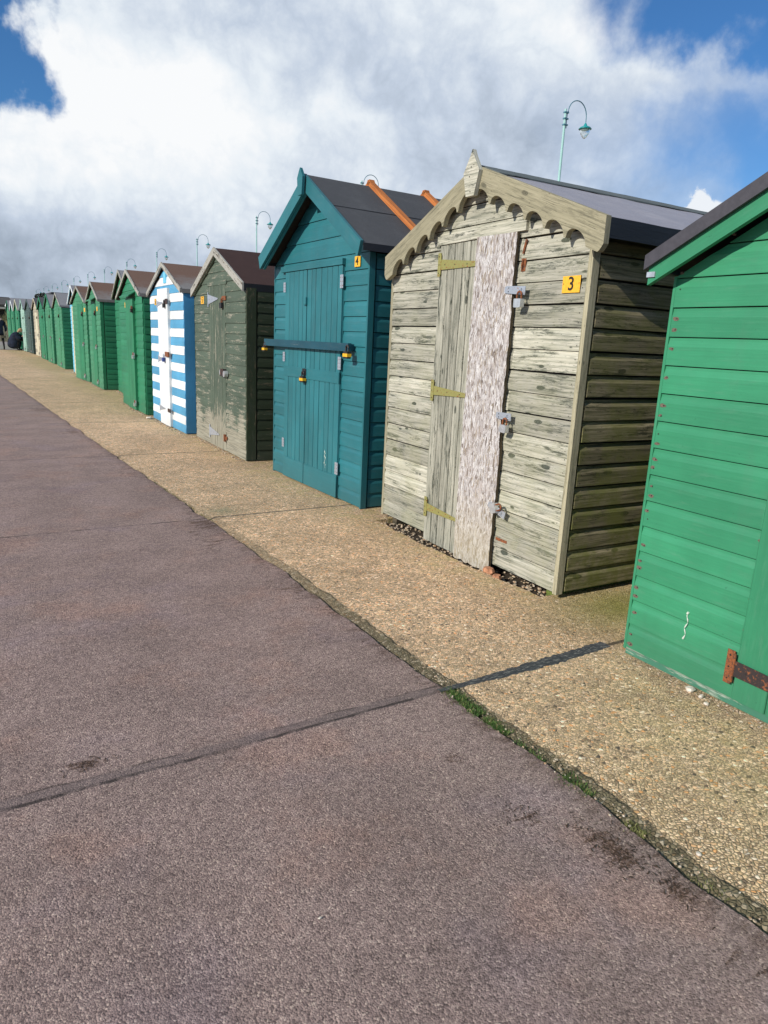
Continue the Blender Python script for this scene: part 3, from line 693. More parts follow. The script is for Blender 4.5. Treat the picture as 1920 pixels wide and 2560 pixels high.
def hut(spec):
    g = spec.get; w = spec['w']; ze, zp = spec['ze'], spec['zp']; D = g('depth', 2.3); z0 = g('z0', .02)
    root = empty(spec['name'], (spec['R'][0], spec['R'][1], 0), -R(g('ang', 0)))
    tag(root, spec['label'], g('cat', 'beach hut'), 'beach huts in a row')
    st = g('style', 'ship'); p = g('pitch', .113); fm = spec['front']; sm = g('side', fm)
    fmf = fm if callable(fm) else (lambda k, s_: fm)
    smf = sm if callable(sm) else (lambda k, s_: sm)
    ua = g('ua', w / 2)
    gf = gable(w, ze, zp, ua)
    dr = spec['door']; op = (dr['u1'], dr['u0'], dr['zt'], -1)  # (left bound..)
    # opening intervals along u: [0,u0] and [u1,w]
    opening = (dr['u0'] - .004, dr['u1'] + .004, dr['zt'], -1)
    mb = MB()
    # cladding() keeps outside of opening: pass order (b_of_first, a_of_second)
    def cl(mbx, O, S, N, rf, opn, mf, nails=None, zb=None, p2=None, t=.014, pp=None):
        if opn:
            cladding2(mbx, O, S, N, rf, z0, zp, pp or p, st, mf, opn, g('jit', .0012), t, nails, g('nmat', 'nail'), zb, p2, g('gap', .004))
        else:
            cladding2(mbx, O, S, N, rf, z0, ze, pp or p, st, mf, None, g('jit', .0012), t, nails, g('nmat', 'nail'), zb, p2, g('sgap', .004))
    cl(mb, (0, 0, 0), (0, 1, 0), (-1, 0, 0), gf, opening, fmf, g('nails'), g('zbreak'), g('pitch2'))
    # inner skin so no light passes between boards
    mb.poly([(.002, 0, z0), (.002, w, z0), (.002, w, ze), (.002, ua, zp), (.002, 0, ze)], None, 'inner')
    mb.build('front_wall', root)
    mb = MB()
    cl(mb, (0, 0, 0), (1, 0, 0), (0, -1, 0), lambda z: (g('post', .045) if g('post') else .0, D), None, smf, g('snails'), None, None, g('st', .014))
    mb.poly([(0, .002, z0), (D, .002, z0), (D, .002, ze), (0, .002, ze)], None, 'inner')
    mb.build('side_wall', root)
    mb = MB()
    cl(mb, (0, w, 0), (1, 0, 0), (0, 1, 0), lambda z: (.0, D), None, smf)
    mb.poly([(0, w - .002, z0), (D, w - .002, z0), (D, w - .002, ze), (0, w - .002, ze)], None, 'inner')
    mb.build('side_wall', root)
    mb = MB()
    mb.extr([(0, z0), (w, z0), (w, ze), (ua, zp), (0, ze)], (D - .012, 0, 0), (0, 1, 0), (0, 0, 1), (.012, 0, 0), g('back', 'dark_wood'))
    mb.build('back_wall', root)
    if g('post'):
        pw = g('post'); pt = g('postt', .03)
        for uu, s_ in ((0, -1), (w, 1)):
            mb = MB(); a, b2 = sorted((uu, uu + s_ * pt))
            mb.bx(-.016, pw - .016, a, b2, z0 - .005, ze + .0, g('pmat', 'barge_wood')); mb.build('corner_post', root)
    # roof
    ov, fo = g('ov', .06), g('fo', .07); rt = g('rt', .02); re, rp = g('re', ze + .03), g('rp', zp + .035)
    rua = g('rua', ua)
    mb = MB(); rm = g('roof', 'felt_dark'); red = g('redge', rm)
    bo = g('bo', g('bt', .02))
    roof_slope(mb, -fo, D + .05, (-ov, re), (rua, rp), rt, rm, red, amp=g('ramp', .001), skirt=g('skirt', .03))
    roof_slope(mb, -fo, D + .05, (w + g('ovl', ov), g('rel', re)), (rua, rp), rt, rm, red, amp=g('ramp', .001), skirt=g('skirt', .03))
    if g('ridgecap'):
        rc = g('ridgecap'); sl = (rp - re) / (rua + ov)
        for s_ in (-1, 1):
            e_ = rua + s_ * rc; zz = rp - rc * sl
            roof_slope(mb, -fo + .01, D + .06, (e_, zz + .008), (rua, rp + .009), .006, g('rcm', 'felt_ridge'), 'felt_ridge', ns=2, amp=.0015, nx=24)
    if g('lap'):
        sl = (rp - re) / (rua + ov); 
        for s_, e_ in ((-1, -ov), (1, w + ov)):
            mid = rua + s_ * g('lap'); zz = rp - g('lap') * sl
            roof_slope(mb, -fo + .002, D + .045, (mid, zz + .006), (rua, rp + .006), .006, rm, red, ns=3, amp=.0012)
    mb.build('roof', root)
    # bargeboards
    bt = g('bt', .018); bx_ = -fo - bt + g('bin', 0.0); bd = g('bd', .09); bm = g('bmat', 'barge_old')
    up = g('bup', .008)
    barge(root, bx_, (-ov, re + up), (rua - .0, rp + up), bd, bt, bm, scallop=g('scallop'), cut=g('cut'))
    barge(root, bx_ , (w + g('ovl', ov), g('rel', re) + up), (rua + .0, rp + up), bd, bt, bm, scallop=g('scallop'), cut=g('cut'))
    if g('inner_barge'):
        ib = g('inner_barge'); sl = (rp - re) / (rua + ov)
        for u_, z_ in ((-ov + .10, re - .045 + .10 * sl), (w + g('ovl', ov) - .06, re - .045 + .06 * sl)):
            barge(root, -fo + .002, (u_, z_), (rua, rp - .045), bd * .55, .022, ib, 'soffit_board')
    # door
    do = empty('door', (0, 0, 0)); 
    dm = MB(); fx = -dr.get('t', .02) - .012
    if 'build' in dr: dr['build'](dm, fx, dr)
    else: vboards(dm, fx, -.001, dr['u0'], dr['u1'], dr.get('zb', z0), dr['zt'], dr.get('n', 5), dr['mat'])
    bpy.data.objects.remove(do)
    dobj = dm.build('door', root)
    if dr.get('label'): dobj['label'] = dr['label']
    spec['_root'] = root; spec['_door'] = dobj; spec['_fx'] = fx
    if g('extra'): g('extra')(spec)
    if g('plate'):
        u_, z_, w_, h_, d_ = g('plate'); number_plate(root, -.019, u_, z_, w_, h_, d_, g('prot', 0))
    return root

def cladding2(mb, O, S, N, rf, z0, z1, p, st, mf, opn, jit, t, nails, nmat, zb, p2, gap=.004):
    if opn is None:
        cladding(mb, O, S, N, rf, z0, z1, p, st, mf, None, jit, t, nails, nmat, zb, p2, gap)
    else:
        u0, u1, zt, zz = opn
        # right of door: s in [0,u0]; left: [u1,w]
        cladding(mb, O, S, N, rf, z0, z1, p, st, mf, (u1, u0, zt, zz), jit, t, nails, nmat, zb, p2, gap)

# ---- door builders / extras -------------------------------------------------
def door_h3(mb, fx, dr):
    # old vertical planks on the hinge side
    vboards(mb, -.030, -.002, .862, 1.262, -.002, 1.895, 5, 'grey_wood_v', jit=.002)
def extra_h3(sp):
    root, d = sp['_root'], sp['_door']
    # OSB patch sheet screwed over the lock side, ragged outline
    rg = random.Random(5); pts = []
    zb, zt = -.012, 1.90
    n = 46
    for i in range(n + 1): pts.append((.505 + rg.uniform(-.004, .005) + .005 * math.sin(i * .33), zb + (zt - zb) * i / n))
    for i in range(n + 1): pts.append((.872 + rg.uniform(-.0025, .0025) - .012 * (1 - i / n) , zt - (zt - zb) * i / n + (.006 if i == 0 else 0)))
    for i in range(1, 16): pts.append((.872 - (.367) * i / 16, zb + rg.uniform(-.008, .004)))
    mb = MB(); 
    uvp = pts
    O = Vector((-.048, 0, 0)); T = Vector((.018, 0, 0))
    A = [O + Vector((0, a, b2)) for a, b2 in uvp]; B = [p + T for p in A]
    mb.poly(A[::-1], [(b2, a) for a, b2 in uvp][::-1], 'osb'); mb.poly(B, None, 'osb')
    for i in range(len(A)):
        j = (i + 1) % len(A); mb.poly([A[i], A[j], B[j], B[i]], [(A[i].z, 0), (A[j].z, 0), (A[j].z, .018), (A[i].z, .018)], 'osb_edge')
    o = mb.build('patch_board', d); o['label'] = 'pale flaky chipboard sheet nailed over the door'
    mb = MB(); mb.box((-.036, .455, 1.905), (0, .83, -.008), (.022, 0, 0), (0, -.0005, .052), 'grey_wood', .8)
    mb.build('door_lintel', root)
    tee_hinge(d, -.034, 1.232, 1.765, 1.782, .37, .062, .028, .14, 'brass')
    tee_hinge(d, -.034, 1.228, 1.004, 1.008, .385, .058, .022, .135, 'brass')
    tee_hinge(d, -.034, 1.224, .219, .230, .37, .052, .018, .135, 'brass')
    h = hasp(d, -.052, .395, .565, 1.602, .045, 'galv', rot=.06); padlock(d, -.066, .425, 1.555, 1.25, 'steel', 'rust')
    hasp(d, -.052, .42, .55, .925, .042, 'galv'); padlock(d, -.066, .455, .880, 1.2, 'steel', 'rust', .05)
    hasp(d, -.052, .395, .555, .385, .042, 'galv', rot=.25); padlock(d, -.066, .46, .402, 1.3, 'steel', 'rust', 1.2)
    mb = MB(); mb.bx(-.019, -.014, .452, .487, 1.70, 1.765, 'rust'); mb.tube([(-.02, .47, 1.70), (-.03, .47, 1.73), (-.02, .47, 1.765)], .005, 'rust', 6); mb.build('latch_plate', root)
    mb = MB(); mb.tube([(-.022, .475, 1.79), (-.022, .455, 1.86)], .007, 'rust', 6); mb.build('bolt', root)
    mb = MB(); mb.bx(-.019, -.014, .40, .50, .195, .212, 'rust'); mb.build('latch_plate', root)
    # finial
    mb = MB()
    mb.extr([(.0, .122), (-.020, .085), (-.075, .005), (-.040, -.122), (.036, -.122), (.072, .005), (.018, .085)], (-.050 - .032 - .027, .88, 2.242), (0, 1, 0), (0, 0, 1), (.026, 0, 0), 'grey_wood', .9)
    for a, b2 in ((.0, .03), (.012, -.02), (-.004, -.1)): mb.disc((-.1105, .88 + a, 2.242 + b2), (0, 1, 0), (0, 0, 1), .004, 'nail')
    mb.build('finial', root)
    # floor bearers
    for uu in (.06, .9, 1.74):
        mb = MB(); mb.bx(.03, 2.3, uu - .03, uu + .03, -.03, .028, 'moss_block' if uu < .1 else 'dark_wood'); mb.build('floor_bearer', root)
def door_teal(mb, fx, dr):
    for a, b2, n in ((.355, .978, 7), (.985, 1.43, 5)):
        vboards(mb, -.034, -.012, a, b2, 1.04, 1.858, n, 'teal'); vboards(mb, -.034, -.012, a, b2, .20, .955, n, 'teal')
        mb.bx(-.019, -.002, a, b2, .03, 1.856, 'teal')
        mb.bx(-.041, -.030, a + .002, b2 - .002, .955, 1.045, 'teal'); mb.bx(-.040, -.030, a + .002, b2 - .002, .02, .205, 'teal')
def extra_teal(sp):
    root, d = sp['_root'], sp['_door']
    mb = MB(); mb.bx(-.045, -.014, .345, 1.51, 1.862, 1.908, 'teal'); mb.build('door_lintel', root)
    for z in (1.738, 1.117, .268): butt_hinge(d, -.038, .358, z, .10, .024)
    for z in (1.733, 1.125, .332): butt_hinge(d, -.038, 1.432, z, .085, .022)
    mb = MB()
    mb.extr([(0, -.031), (0, .031), (1.66, .031), (1.66, -.031)], (-.080, .15, 1.245), (0, 1, 0), (0, 0, 1), (.03, 0, 0), 'teal_bar')
    mb.extr([(.02, -.025), (.02, .025), (.05, .025), (.05, -.025)], (-.07, .15, 1.245), (0, 1, 0), (0, 0, 1), (.06, 0, 0), 'teal_bar')
    mb.extr([(1.58, -.025), (1.58, .025), (1.62, .025), (1.62, -.025)], (-.07, .15, 1.245), (0, 1, 0), (0, 0, 1), (.06, 0, 0), 'teal_bar')
    bar = mb.build('security_bar', root)
    padlock(bar, -.088, .148, 1.215, 1.5, 'iron', 'iron', band='yellow'); padlock(bar, -.078, 1.80, 1.205, 1.3, 'iron', 'iron', band='yellow')
    mb = MB(); mb.bx(-.048, -.041, .95, 1.02, .985, 1.04, 'iron'); mb.build('hasp', d)
    padlock(d, -.058, .985, .975, 1.45, 'iron', 'iron', band='yellow')
    mb = MB(); mb.bx(-.052, -.034, .965, 1.02, 1.575, 1.585, 'teal'); mb.bx(-.052, -.034, .965, .975, 1.585, 1.635, 'teal'); mb.build('handle', d)
    # finial block and roof battens
    mb = MB(); mb.extr([(0, .05), (-.02, .025), (-.05, -.02), (-.036, -.15), (.036, -.15), (.05, -.02), (.02, .025)], (-.205, .795, 2.545), (0, 1, 0), (0, 0, 1), (.022, 0, 0), 'teal'); mb.build('finial', root)
    sl = (2.545 - 1.968) / .935
    for xx in (.42, .98):
        mb = MB()
        for s_ in (-1, 1):
            du = 1.02; v = Vector((0, s_ * du, -du * sl)); n = Vector((0, s_ * sl, 1)).normalized()
            mb.box(Vector((xx, .795 - s_ * .03, 2.560 + .012)), v, (.05, 0, 0), n * .034, 'orange_wood')
        mb.build('roof_batten', root)
    # side batten of the corner, paint chips
    mb = MB(); rg = random.Random(4)
    for i in range(13): mb.disc((-.0362, .57 + rg.uniform(-.012, .012), .24 + i * .012), (0, 1, 0), (0, 0, 1.8), rg.uniform(.002, .006), 'dropping')
    mb.build('paint_chips', d)
def simple_door_extra(kind):
    def f(sp):
        root, d = sp['_root'], sp['_door']; dr = sp['door']; fx = sp['_fx']; u0, u1 = dr['u0'], dr['u1']
        if kind == 'olive':
            for z, mt in ((1.678, 'galv'), (.165, 'galv')): tee_hinge(d, fx - .002, u1, z, z, .36, .105 if z > 1 else .10, .012, .16, mt)
            mb = MB(); mb.bx(fx - .008, fx, u0 - .04, u0 + .09, 1.655, 1.70, 'rust'); mb.build('hasp', d); padlock(d, fx - .012, u0 + .08, 1.63, 1.6, 'iron', 'rust')
            mb = MB(); mb.bx(fx - .035, fx, u0 - .02, u0 + .09, .845, .925, 'rust_iron'); mb.tube([(fx - .03, u0 + .1, .885), (fx - .0, u0 + .1, .885)], .035, 'steel', 12); mb.tube([(fx - .04, u0 - .06, .875), (fx - .0, u0 - .06, .875)], .035, 'steel', 12); mb.build('lock_box', d)
            mb = MB(); mb.bx(fx - .008, fx, u0 - .05, u0 + .07, .14, .18, 'rust'); mb.bx(fx - .02, fx, u0, u0 + .03, .12, .2, 'rust'); mb.build('hasp', d)
        elif kind == 'stripe':
            for z in (1.675, .93, .245): tee_hinge(d, fx - .002, u1, z, z - .01, .30, .075, .012, .11, 'galv')
            mb = MB(); mb.bx(fx - .01, fx, u0 - .03, u0 + .1, 1.655, 1.72, 'rust_iron'); mb.build('hasp', d); padlock(d, fx - .014, u0 + .12, 1.66, 1.5, 'iron', 'iron')
            mb = MB(); mb.bx(fx - .02, fx, u0 - .05, u0 + .13, .965, 1.03, 'rust'); mb.build('hasp', d); padlock(d, fx - .02, u0 + .2, .95, 1.6, 'lock_blue', 'steel')
            mb = MB(); mb.bx(fx - .01, fx, u0 - .04, u0 + .1, .215, .265, 'rust_iron'); mb.build('hasp', d)
            mb = MB(); mb.bx(-.03, -.015, w_(sp) / 2 - .09, w_(sp) / 2 + .05, 1.93, 2.07, 'sky_blue'); mb.build('name_board', root)
        else:
            for z in (1.64, .92, .16):
                mb = MB(); mb.bx(fx - .006, fx, u0 - .04, u0 + .13, z - .02, z + .02, 'galv' if z < 1 else 'rust_iron'); mb.build('hasp', d)
                padlock(d, fx - .012, u0 + .03, z - .02, 1.5, 'steel' if z < 1.2 else 'iron', 'rust')
        if sp.get('canopy'):
            a, b2 = u0 - .06, u1 + .12; z = dr['zt'] + .015
            mb = MB(); mb.hexa([Vector(q) for q in ((-.02, a, z + .07), (-.02, a, z + .085), (-.13, a, z), (-.13, a, z + .018), (-.02, b2, z + .07), (-.02, b2, z + .085), (-.13, b2, z), (-.13, b2, z + .018))], sp['front'] if not callable(sp['front']) else 'green2')
            mb.build('door_canopy', root)
        else:
            if not callable(sp['front']):
                mb = MB(); mb.bx(-.03, -.014, u0 - .05, u1 + .05, dr['zt'] + .002, dr['zt'] + .045, sp['front']); mb.build('door_lintel', root)
    return f
def w_(sp): return sp['w']

def door_h0(mb, fx, dr):
    vboards(mb, -.026, -.002, dr['u0'], dr['u1'], .035, 1.75, 6, 'green')
def extra_h0(sp):
    root, d = sp['_root'], sp['_door']
    tee_hinge(d, -.03, 1.352, .155, .162, .42, .062, .05, .135, 'rust_iron', 'rust')
    tee_hinge(d, -.03, 1.352, 1.5, 1.5, .42, .062, .05, .135, 'rust_iron', 'rust')
    for zz in (-.045, -.015, .015, .045):
        pass
    mb = MB(); mb.bx(-.012, .0, .0, 1.86, -.005, .034, 'plinth'); mb.build('plinth', root)
    # grey drip trim standing on the roof edge and green fascia under it
    re, rp, ov, w, fo = sp['re'], sp['rp'], sp['ov'], sp['w'], sp['fo']
    barge(root, -fo - .052, (-ov - .012, re + .020), (w / 2, rp + .024), .054, .014, 'trim_grey', 'roof_trim')
    barge(root, -fo - .052, (w + ov + .012, re + .020), (w / 2, rp + .024), .054, .014, 'trim_grey', 'roof_trim')
    mb = MB(); mb.bx(-fo - .041, -fo - .034, w + ov - .035, w + ov + .003, re - .062, re - .042, 'steel'); mb.build('bracket', root)
    mb = MB(); rg = random.Random(2); z = .300
    P = []
    for i in range(16):
        z = .300 - i * .0078; P.append((-.0175, 1.583 + .004 * math.sin(i * .9) + (.006 if 8 < i else 0) * .5, z))
    mb.tube(P, [(.0045, .005, .002, .0016, .0028, .0018, .0014, .0026, .0032, .0016, .0024, .0018, .0014, .0022, .0036, .0044)[i] for i in range(16)], 'dropping', 6); mb.build('bird_dropping', root)

green_lab = 'green beach hut'
huts = [
 dict(name='beach_hut', R=(2.435, -.02), ang=1.2, w=1.86, ze=1.60, zp=2.09, z0=.030, pitch=.1115, front='green', nails='patch', post=.03, postt=.012, pmat='green', depth=2.3, ov=.07, fo=.065, re=1.655, rp=2.155, rt=.02, skirt=.02,
      roof='felt_dark', redge='trim_grey', bmat='green', bd=.085, bt=.022, bup=-.006, bin=-.012, inner_barge=None, jit=.0006,
      door=dict(u0=.55, u1=1.352, zt=1.75, build=door_h0, t=.014), extra=extra_h0,
      label='bright green hut cut off by the right edge, with rusty nail marks'),
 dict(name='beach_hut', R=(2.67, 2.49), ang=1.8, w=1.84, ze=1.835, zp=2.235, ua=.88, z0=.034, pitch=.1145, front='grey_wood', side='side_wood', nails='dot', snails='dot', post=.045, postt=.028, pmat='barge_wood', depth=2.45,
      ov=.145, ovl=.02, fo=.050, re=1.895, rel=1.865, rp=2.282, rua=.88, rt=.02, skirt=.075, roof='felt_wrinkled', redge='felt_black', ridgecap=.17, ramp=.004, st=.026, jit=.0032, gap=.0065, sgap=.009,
      bmat='barge_wood', bd=.168, bt=.032, scallop=(6, .058, .11), bup=.006,
      door=dict(u0=.50, u1=1.262, zt=1.905, build=door_h3, t=.02), extra=extra_h3, plate=(.093, 1.617, .122, .080, '3'), prot=-.0,
      label='weathered bare wooden hut with scalloped bargeboards, chipboard patched door and number 3'),
 dict(name='beach_hut', R=(2.69, 4.63), ang=-.4, w=1.70, ze=1.93, zp=2.475, z0=.012, pitch=.1125, front='teal', post=.05, postt=.02, pmat='teal', depth=2.4,
      ov=.14, ovl=.04, rel=1.985, rua=.795, fo=.145, re=1.968, rp=2.545, rt=.022, skirt=.03, roof='felt_dark', redge='felt_black', bmat='teal', bd=.125, bt=.024, bup=.012, lap=.45, cut=True, inner_barge='teal', zbreak=1.93, pitch2=.15, ramp=.001,
      door=dict(u0=.352, u1=1.435, zt=1.86, build=door_teal), extra=extra_teal, plate=(.150, 1.872, .085, .075, '4'), prot=0, jit=.0007,
      label='tall dark teal hut with double doors, a locking bar and orange battens on its roof'),
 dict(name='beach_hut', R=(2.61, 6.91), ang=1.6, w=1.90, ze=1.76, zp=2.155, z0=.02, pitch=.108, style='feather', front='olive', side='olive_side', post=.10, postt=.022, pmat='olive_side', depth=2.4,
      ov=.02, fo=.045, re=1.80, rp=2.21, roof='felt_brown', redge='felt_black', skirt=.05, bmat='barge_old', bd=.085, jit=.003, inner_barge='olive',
      door=dict(u0=.655, u1=1.265, zt=1.82, mat='olive', n=6, t=.015), extra=simple_door_extra('olive'), plate=(1.545, 1.678, .125, .085, '5'),
      label='flaking olive green hut with brown roof and pale hinges, next to the teal hut'),
 dict(name='beach_hut', R=(2.59, 9.04), ang=1.0, w=1.83, ze=1.79, zp=2.12, z0=.02, pitch=.111, front=lambda k, s_: 'blue' if k % 2 == 0 else 'white', side='dark_wood', style='feather', post=.13, postt=.012, pmat='blue_post', depth=2.3,
      ov=.03, fo=.05, re=1.825, rp=2.19, roof='felt_mix', bmat='barge_old', bd=.06, jit=.002,
      door=dict(u0=.66, u1=1.215, zt=1.86, mat='white', n=4, t=.045), extra=simple_door_extra('stripe'), plate=(1.48, 1.70, .10, .085, '6'),
      label='hut with blue and white horizontal stripes and a plain white door'),
 dict(name='beach_hut', R=(2.60, 11.27), ang=2.0, w=2.0, ze=1.80, zp=2.17, z0=.02, pitch=.112, style='feather', front='green2', depth=2.3, ov=.03, fo=.06, re=1.84, rp=2.235, roof='felt_mix', bmat='barge_old', bd=.055, jit=.0025, canopy=True,
      door=dict(u0=.57, u1=1.2, zt=1.79, mat='green2', n=5, t=.05), extra=simple_door_extra('g'), plate=(1.41, 1.70, .12, .085, '7'),
      label='green hut with a small canopy over its door, right next to the striped hut'),
 dict(name='beach_hut', R=(2.97, 13.85), ang=3.0, w=1.9, ze=1.90, zp=2.34, z0=.02, pitch=.15, front='green2', depth=2.2, ov=.05, fo=.06, re=1.93, rp=2.41, roof='felt_light', bmat='barge_old', bd=.05, jit=.001,
      door=dict(u0=.5, u1=1.3, zt=1.85, mat='green2', n=5), extra=simple_door_extra('g'),
      label='green hut set back half hidden behind the canopied green one, with a pale roof edge'),
 dict(name='beach_hut', R=(2.84, 16.11), ang=1.7, w=1.8, ze=1.85, zp=2.21, z0=.02, pitch=.112, style='feather', front='green3', side='green2', post=.06, postt=.012, pmat='green2', depth=2.2, ov=.04, fo=.06, re=1.89, rp=2.28, roof='felt_mix', bmat='barge_old', bd=.055, canopy=True,
      door=dict(u0=.62, u1=1.17, zt=1.85, mat='green2', n=4), extra=simple_door_extra('g'), plate=(.39, 1.70, .14, .09, None),
      label='green hut with its dark side in view, past the set back hut'),
 dict(name='beach_hut', R=(2.93, 18.41), ang=-2, w=1.7, ze=1.86, zp=2.22, z0=.02, pitch=.112, style='feather', front='green3', side='green2', depth=2.2, ov=.04, fo=.06, re=1.90, rp=2.28, roof='felt_mix', bmat='barge_old', bd=.05,
      door=dict(u0=.4, u1=1.05, zt=1.85, mat='green2', n=5), extra=simple_door_extra('g'), plate=(.17, 1.71, .14, .09, None),
      label='green hut with a wide plain door, in front of the sky blue hut'),
 dict(name='beach_hut', R=(3.12, 20.9), ang=1, w=1.65, ze=1.90, zp=2.35, z0=.02, pitch=.112, front='sky_blue', depth=2.2, ov=.06, fo=.07, re=1.95, rp=2.42, roof='felt_light', bmat='white', bd=.05,
      door=dict(u0=.35, u1=1.0, zt=1.85, mat='cream', n=3, t=.05), extra=simple_door_extra('g'),
      label='sky blue hut with cream door, a thin sliver between green huts'),
 dict(name='beach_hut', R=(3.11, 24.0), ang=1.6, w=2.35, ze=1.86, zp=2.26, z0=.02, pitch=.112, style='feather', front='green3', side='green2', depth=2.2, ov=.03, fo=.06, re=1.92, rp=2.33, roof='felt_light', bmat='barge_old', bd=.05,
      door=dict(u0=.75, u1=1.55, zt=1.82, mat='green3', n=5), extra=simple_door_extra('g'),
      label='faded green hut with pale roof and wide dark side, beyond the sky blue hut'),
 dict(name='beach_hut', R=(3.2, 27.2), ang=0, w=1.8, ze=1.9, zp=2.3, z0=.02, pitch=.112, style='feather', front='green3', side='green2', depth=2.2, ov=.03, fo=.06, re=1.95, rp=2.38, roof='felt_light', bmat='green2', bd=.06,
      door=dict(u0=.5, u1=1.2, zt=1.82, mat='green3', n=5), extra=simple_door_extra('g'),
      label='narrow faded green hut with a torn pale roof, middle of three alike in the distance'),
 dict(name='beach_hut', R=(3.28, 30.1), ang=0, w=1.8, ze=1.9, zp=2.28, z0=.02, pitch=.112, style='feather', front='green2', depth=2.2, ov=.05, fo=.07, re=1.95, rp=2.36, roof='felt_dark', bmat='green2', bd=.08,
      door=dict(u0=.5, u1=1.2, zt=1.82, mat='green2', n=5), extra=simple_door_extra('g'),
      label='distant green hut with green bargeboards and dark grey roof beside the bare timber one'),
 dict(name='beach_hut', R=(3.39, 33.2), ang=0, w=1.9, ze=1.95, zp=2.34, z0=.02, pitch=.14, style='feather', front='pale_wood', side='dark_wood', depth=2.2, ov=.05, fo=.07, re=2.0, rp=2.42, roof='felt_dark', bmat='pale_wood', bd=.08,
      door=dict(u0=.4, u1=1.1, zt=1.82, mat='cream', n=3), extra=simple_door_extra('g'),
      label='distant hut of pale peeling bare timber between green and slate grey huts'),
 dict(name='beach_hut', R=(3.38, 36.1), ang=0, w=2.2, ze=2.0, zp=2.36, z0=.02, pitch=.112, front='slate_paint', depth=2.2, ov=.05, fo=.06, re=2.03, rp=2.45, roof='felt_light', bmat='slate_paint', bd=.08,
      door=dict(u0=.6, u1=1.4, zt=1.85, mat='slate_paint', n=5), extra=simple_door_extra('g'),
      label='distant dark slate grey hut with a pale roof'),
 dict(name='beach_hut', R=(3.35, 38.9), ang=0, w=1.85, ze=2.0, zp=2.40, z0=.02, pitch=.112, front='mint', depth=2.2, ov=.05, fo=.06, re=2.05, rp=2.49, roof='felt_light', bmat='mint', bd=.08,
      door=dict(u0=.5, u1=1.3, zt=1.85, mat='mint', n=5), extra=simple_door_extra('g'),
      label='distant pale mint hut just behind the crouching person'),
 dict(name='beach_hut', R=(3.4, 42.5), ang=0, w=2.4, ze=2.0, zp=2.52, z0=.02, pitch=.112, front='green2', depth=2.2, ov=.06, fo=.06, re=2.05, rp=2.6, roof='felt_light', bmat='cream', bd=.08,
      door=dict(u0=.7, u1=1.5, zt=1.85, mat='green3', n=5), extra=simple_door_extra('g'),
      label='far green hut with cream bargeboards rising above the crouching person'),
 dict(name='beach_hut', R=(3.4, 45.6), ang=0, w=2.2, ze=2.05, zp=2.55, z0=.02, pitch=.112, front='green2', depth=2.2, ov=.06, fo=.06, re=2.1, rp=2.62, roof='felt_light', bmat='white', bd=.12,
      door=dict(u0=.6, u1=1.4, zt=1.85, mat='green3', n=5), extra=simple_door_extra('g'),
      label='far green hut with white bargeboards, last but one in the row'),
 dict(name='beach_hut', R=(3.4, 48.4), ang=0, w=2.4, ze=2.05, zp=2.6, z0=.02, pitch=.112, front='green3', side='green2', depth=2.2, ov=.06, fo=.06, re=2.1, rp=2.68, roof='felt_light', bmat='green2', bd=.06,
      door=dict(u0=.6, u1=1.4, zt=1.85, mat='green3', n=5), extra=simple_door_extra('g'),
      label='farthest green hut at the end of the row, in front of the fence'),
]
for h in huts: hut(h)

# ------------------------------------------------------------------ ground
def xe(y):
    pts = [(-6, 1.50), (0, 1.52), (1, 1.525), (2, 1.53), (3.5, 1.525), (4.7, 1.50), (7.6, 1.42), (12.5, 1.31), (21, 1.12), (30, .9), (41, .62), (60, .2)]
    for (a, b2), (c, d) in zip(pts, pts[1:]):
        if y <= c: return b2 + (d - b2) * (y - a) / (c - a)
    return pts[-1][1]
from mathutils import noise as mn
def wv(y, k, s): return mn.noise(Vector((y * k, s, 0)))
ys = []; y = -6
while y < 60:
    ys.append(y); y += .014 if 0 < y < 6 else (.05 if y < 12 else .4)
mb = MB(); W_ = []
for y in ys:
    e = xe(y) + .034 * wv(y, 1.9, 1) + .016 * wv(y, 6.5, 2) + .006 * wv(y, 30, 3)
    W_.append((y, e))
for (y0, a), (y1, b2) in zip(W_, W_[1:]):
    g0 = .009 + .007 * wv(y0, 3, 8); g1 = .009 + .007 * wv(y1, 3, 8)
    a0, a1 = a - max(.002, g0) * .6, b2 - max(.002, g1) * .6
    prev = None
    for f in (-30, -1.0, -.12, 0):
        p0, p1 = a0 + f, a1 + f
        if prev: mb.poly([(prev[0], y0, 0), (p0, y0, 0), (p1, y1, 0), (prev[1], y1, 0)], [(pf, y0), (f, y0), (f, y1), (pf, y1)], 'asphalt')
        prev = (p0, p1); pf = f
    mb.poly([(a0, y0, 0), (a0, y0, -.04), (a1, y1, -.04), (a1, y1, 0)], [(0, y0)] * 4, 'asphalt')
tag(mb.build('road', None, merge=True), 'mauve grey asphalt promenade with transverse joints', None, None, 'structure')
mb = MB()
def xr(y):
    if 2.515 < y < 4.28: return 2.615 + .03 * wv(y, 4, 5) + .012 * wv(y, 22, 6) - .03 * math.sin((y - 2.5) / 1.8 * math.pi)
    return 5.6
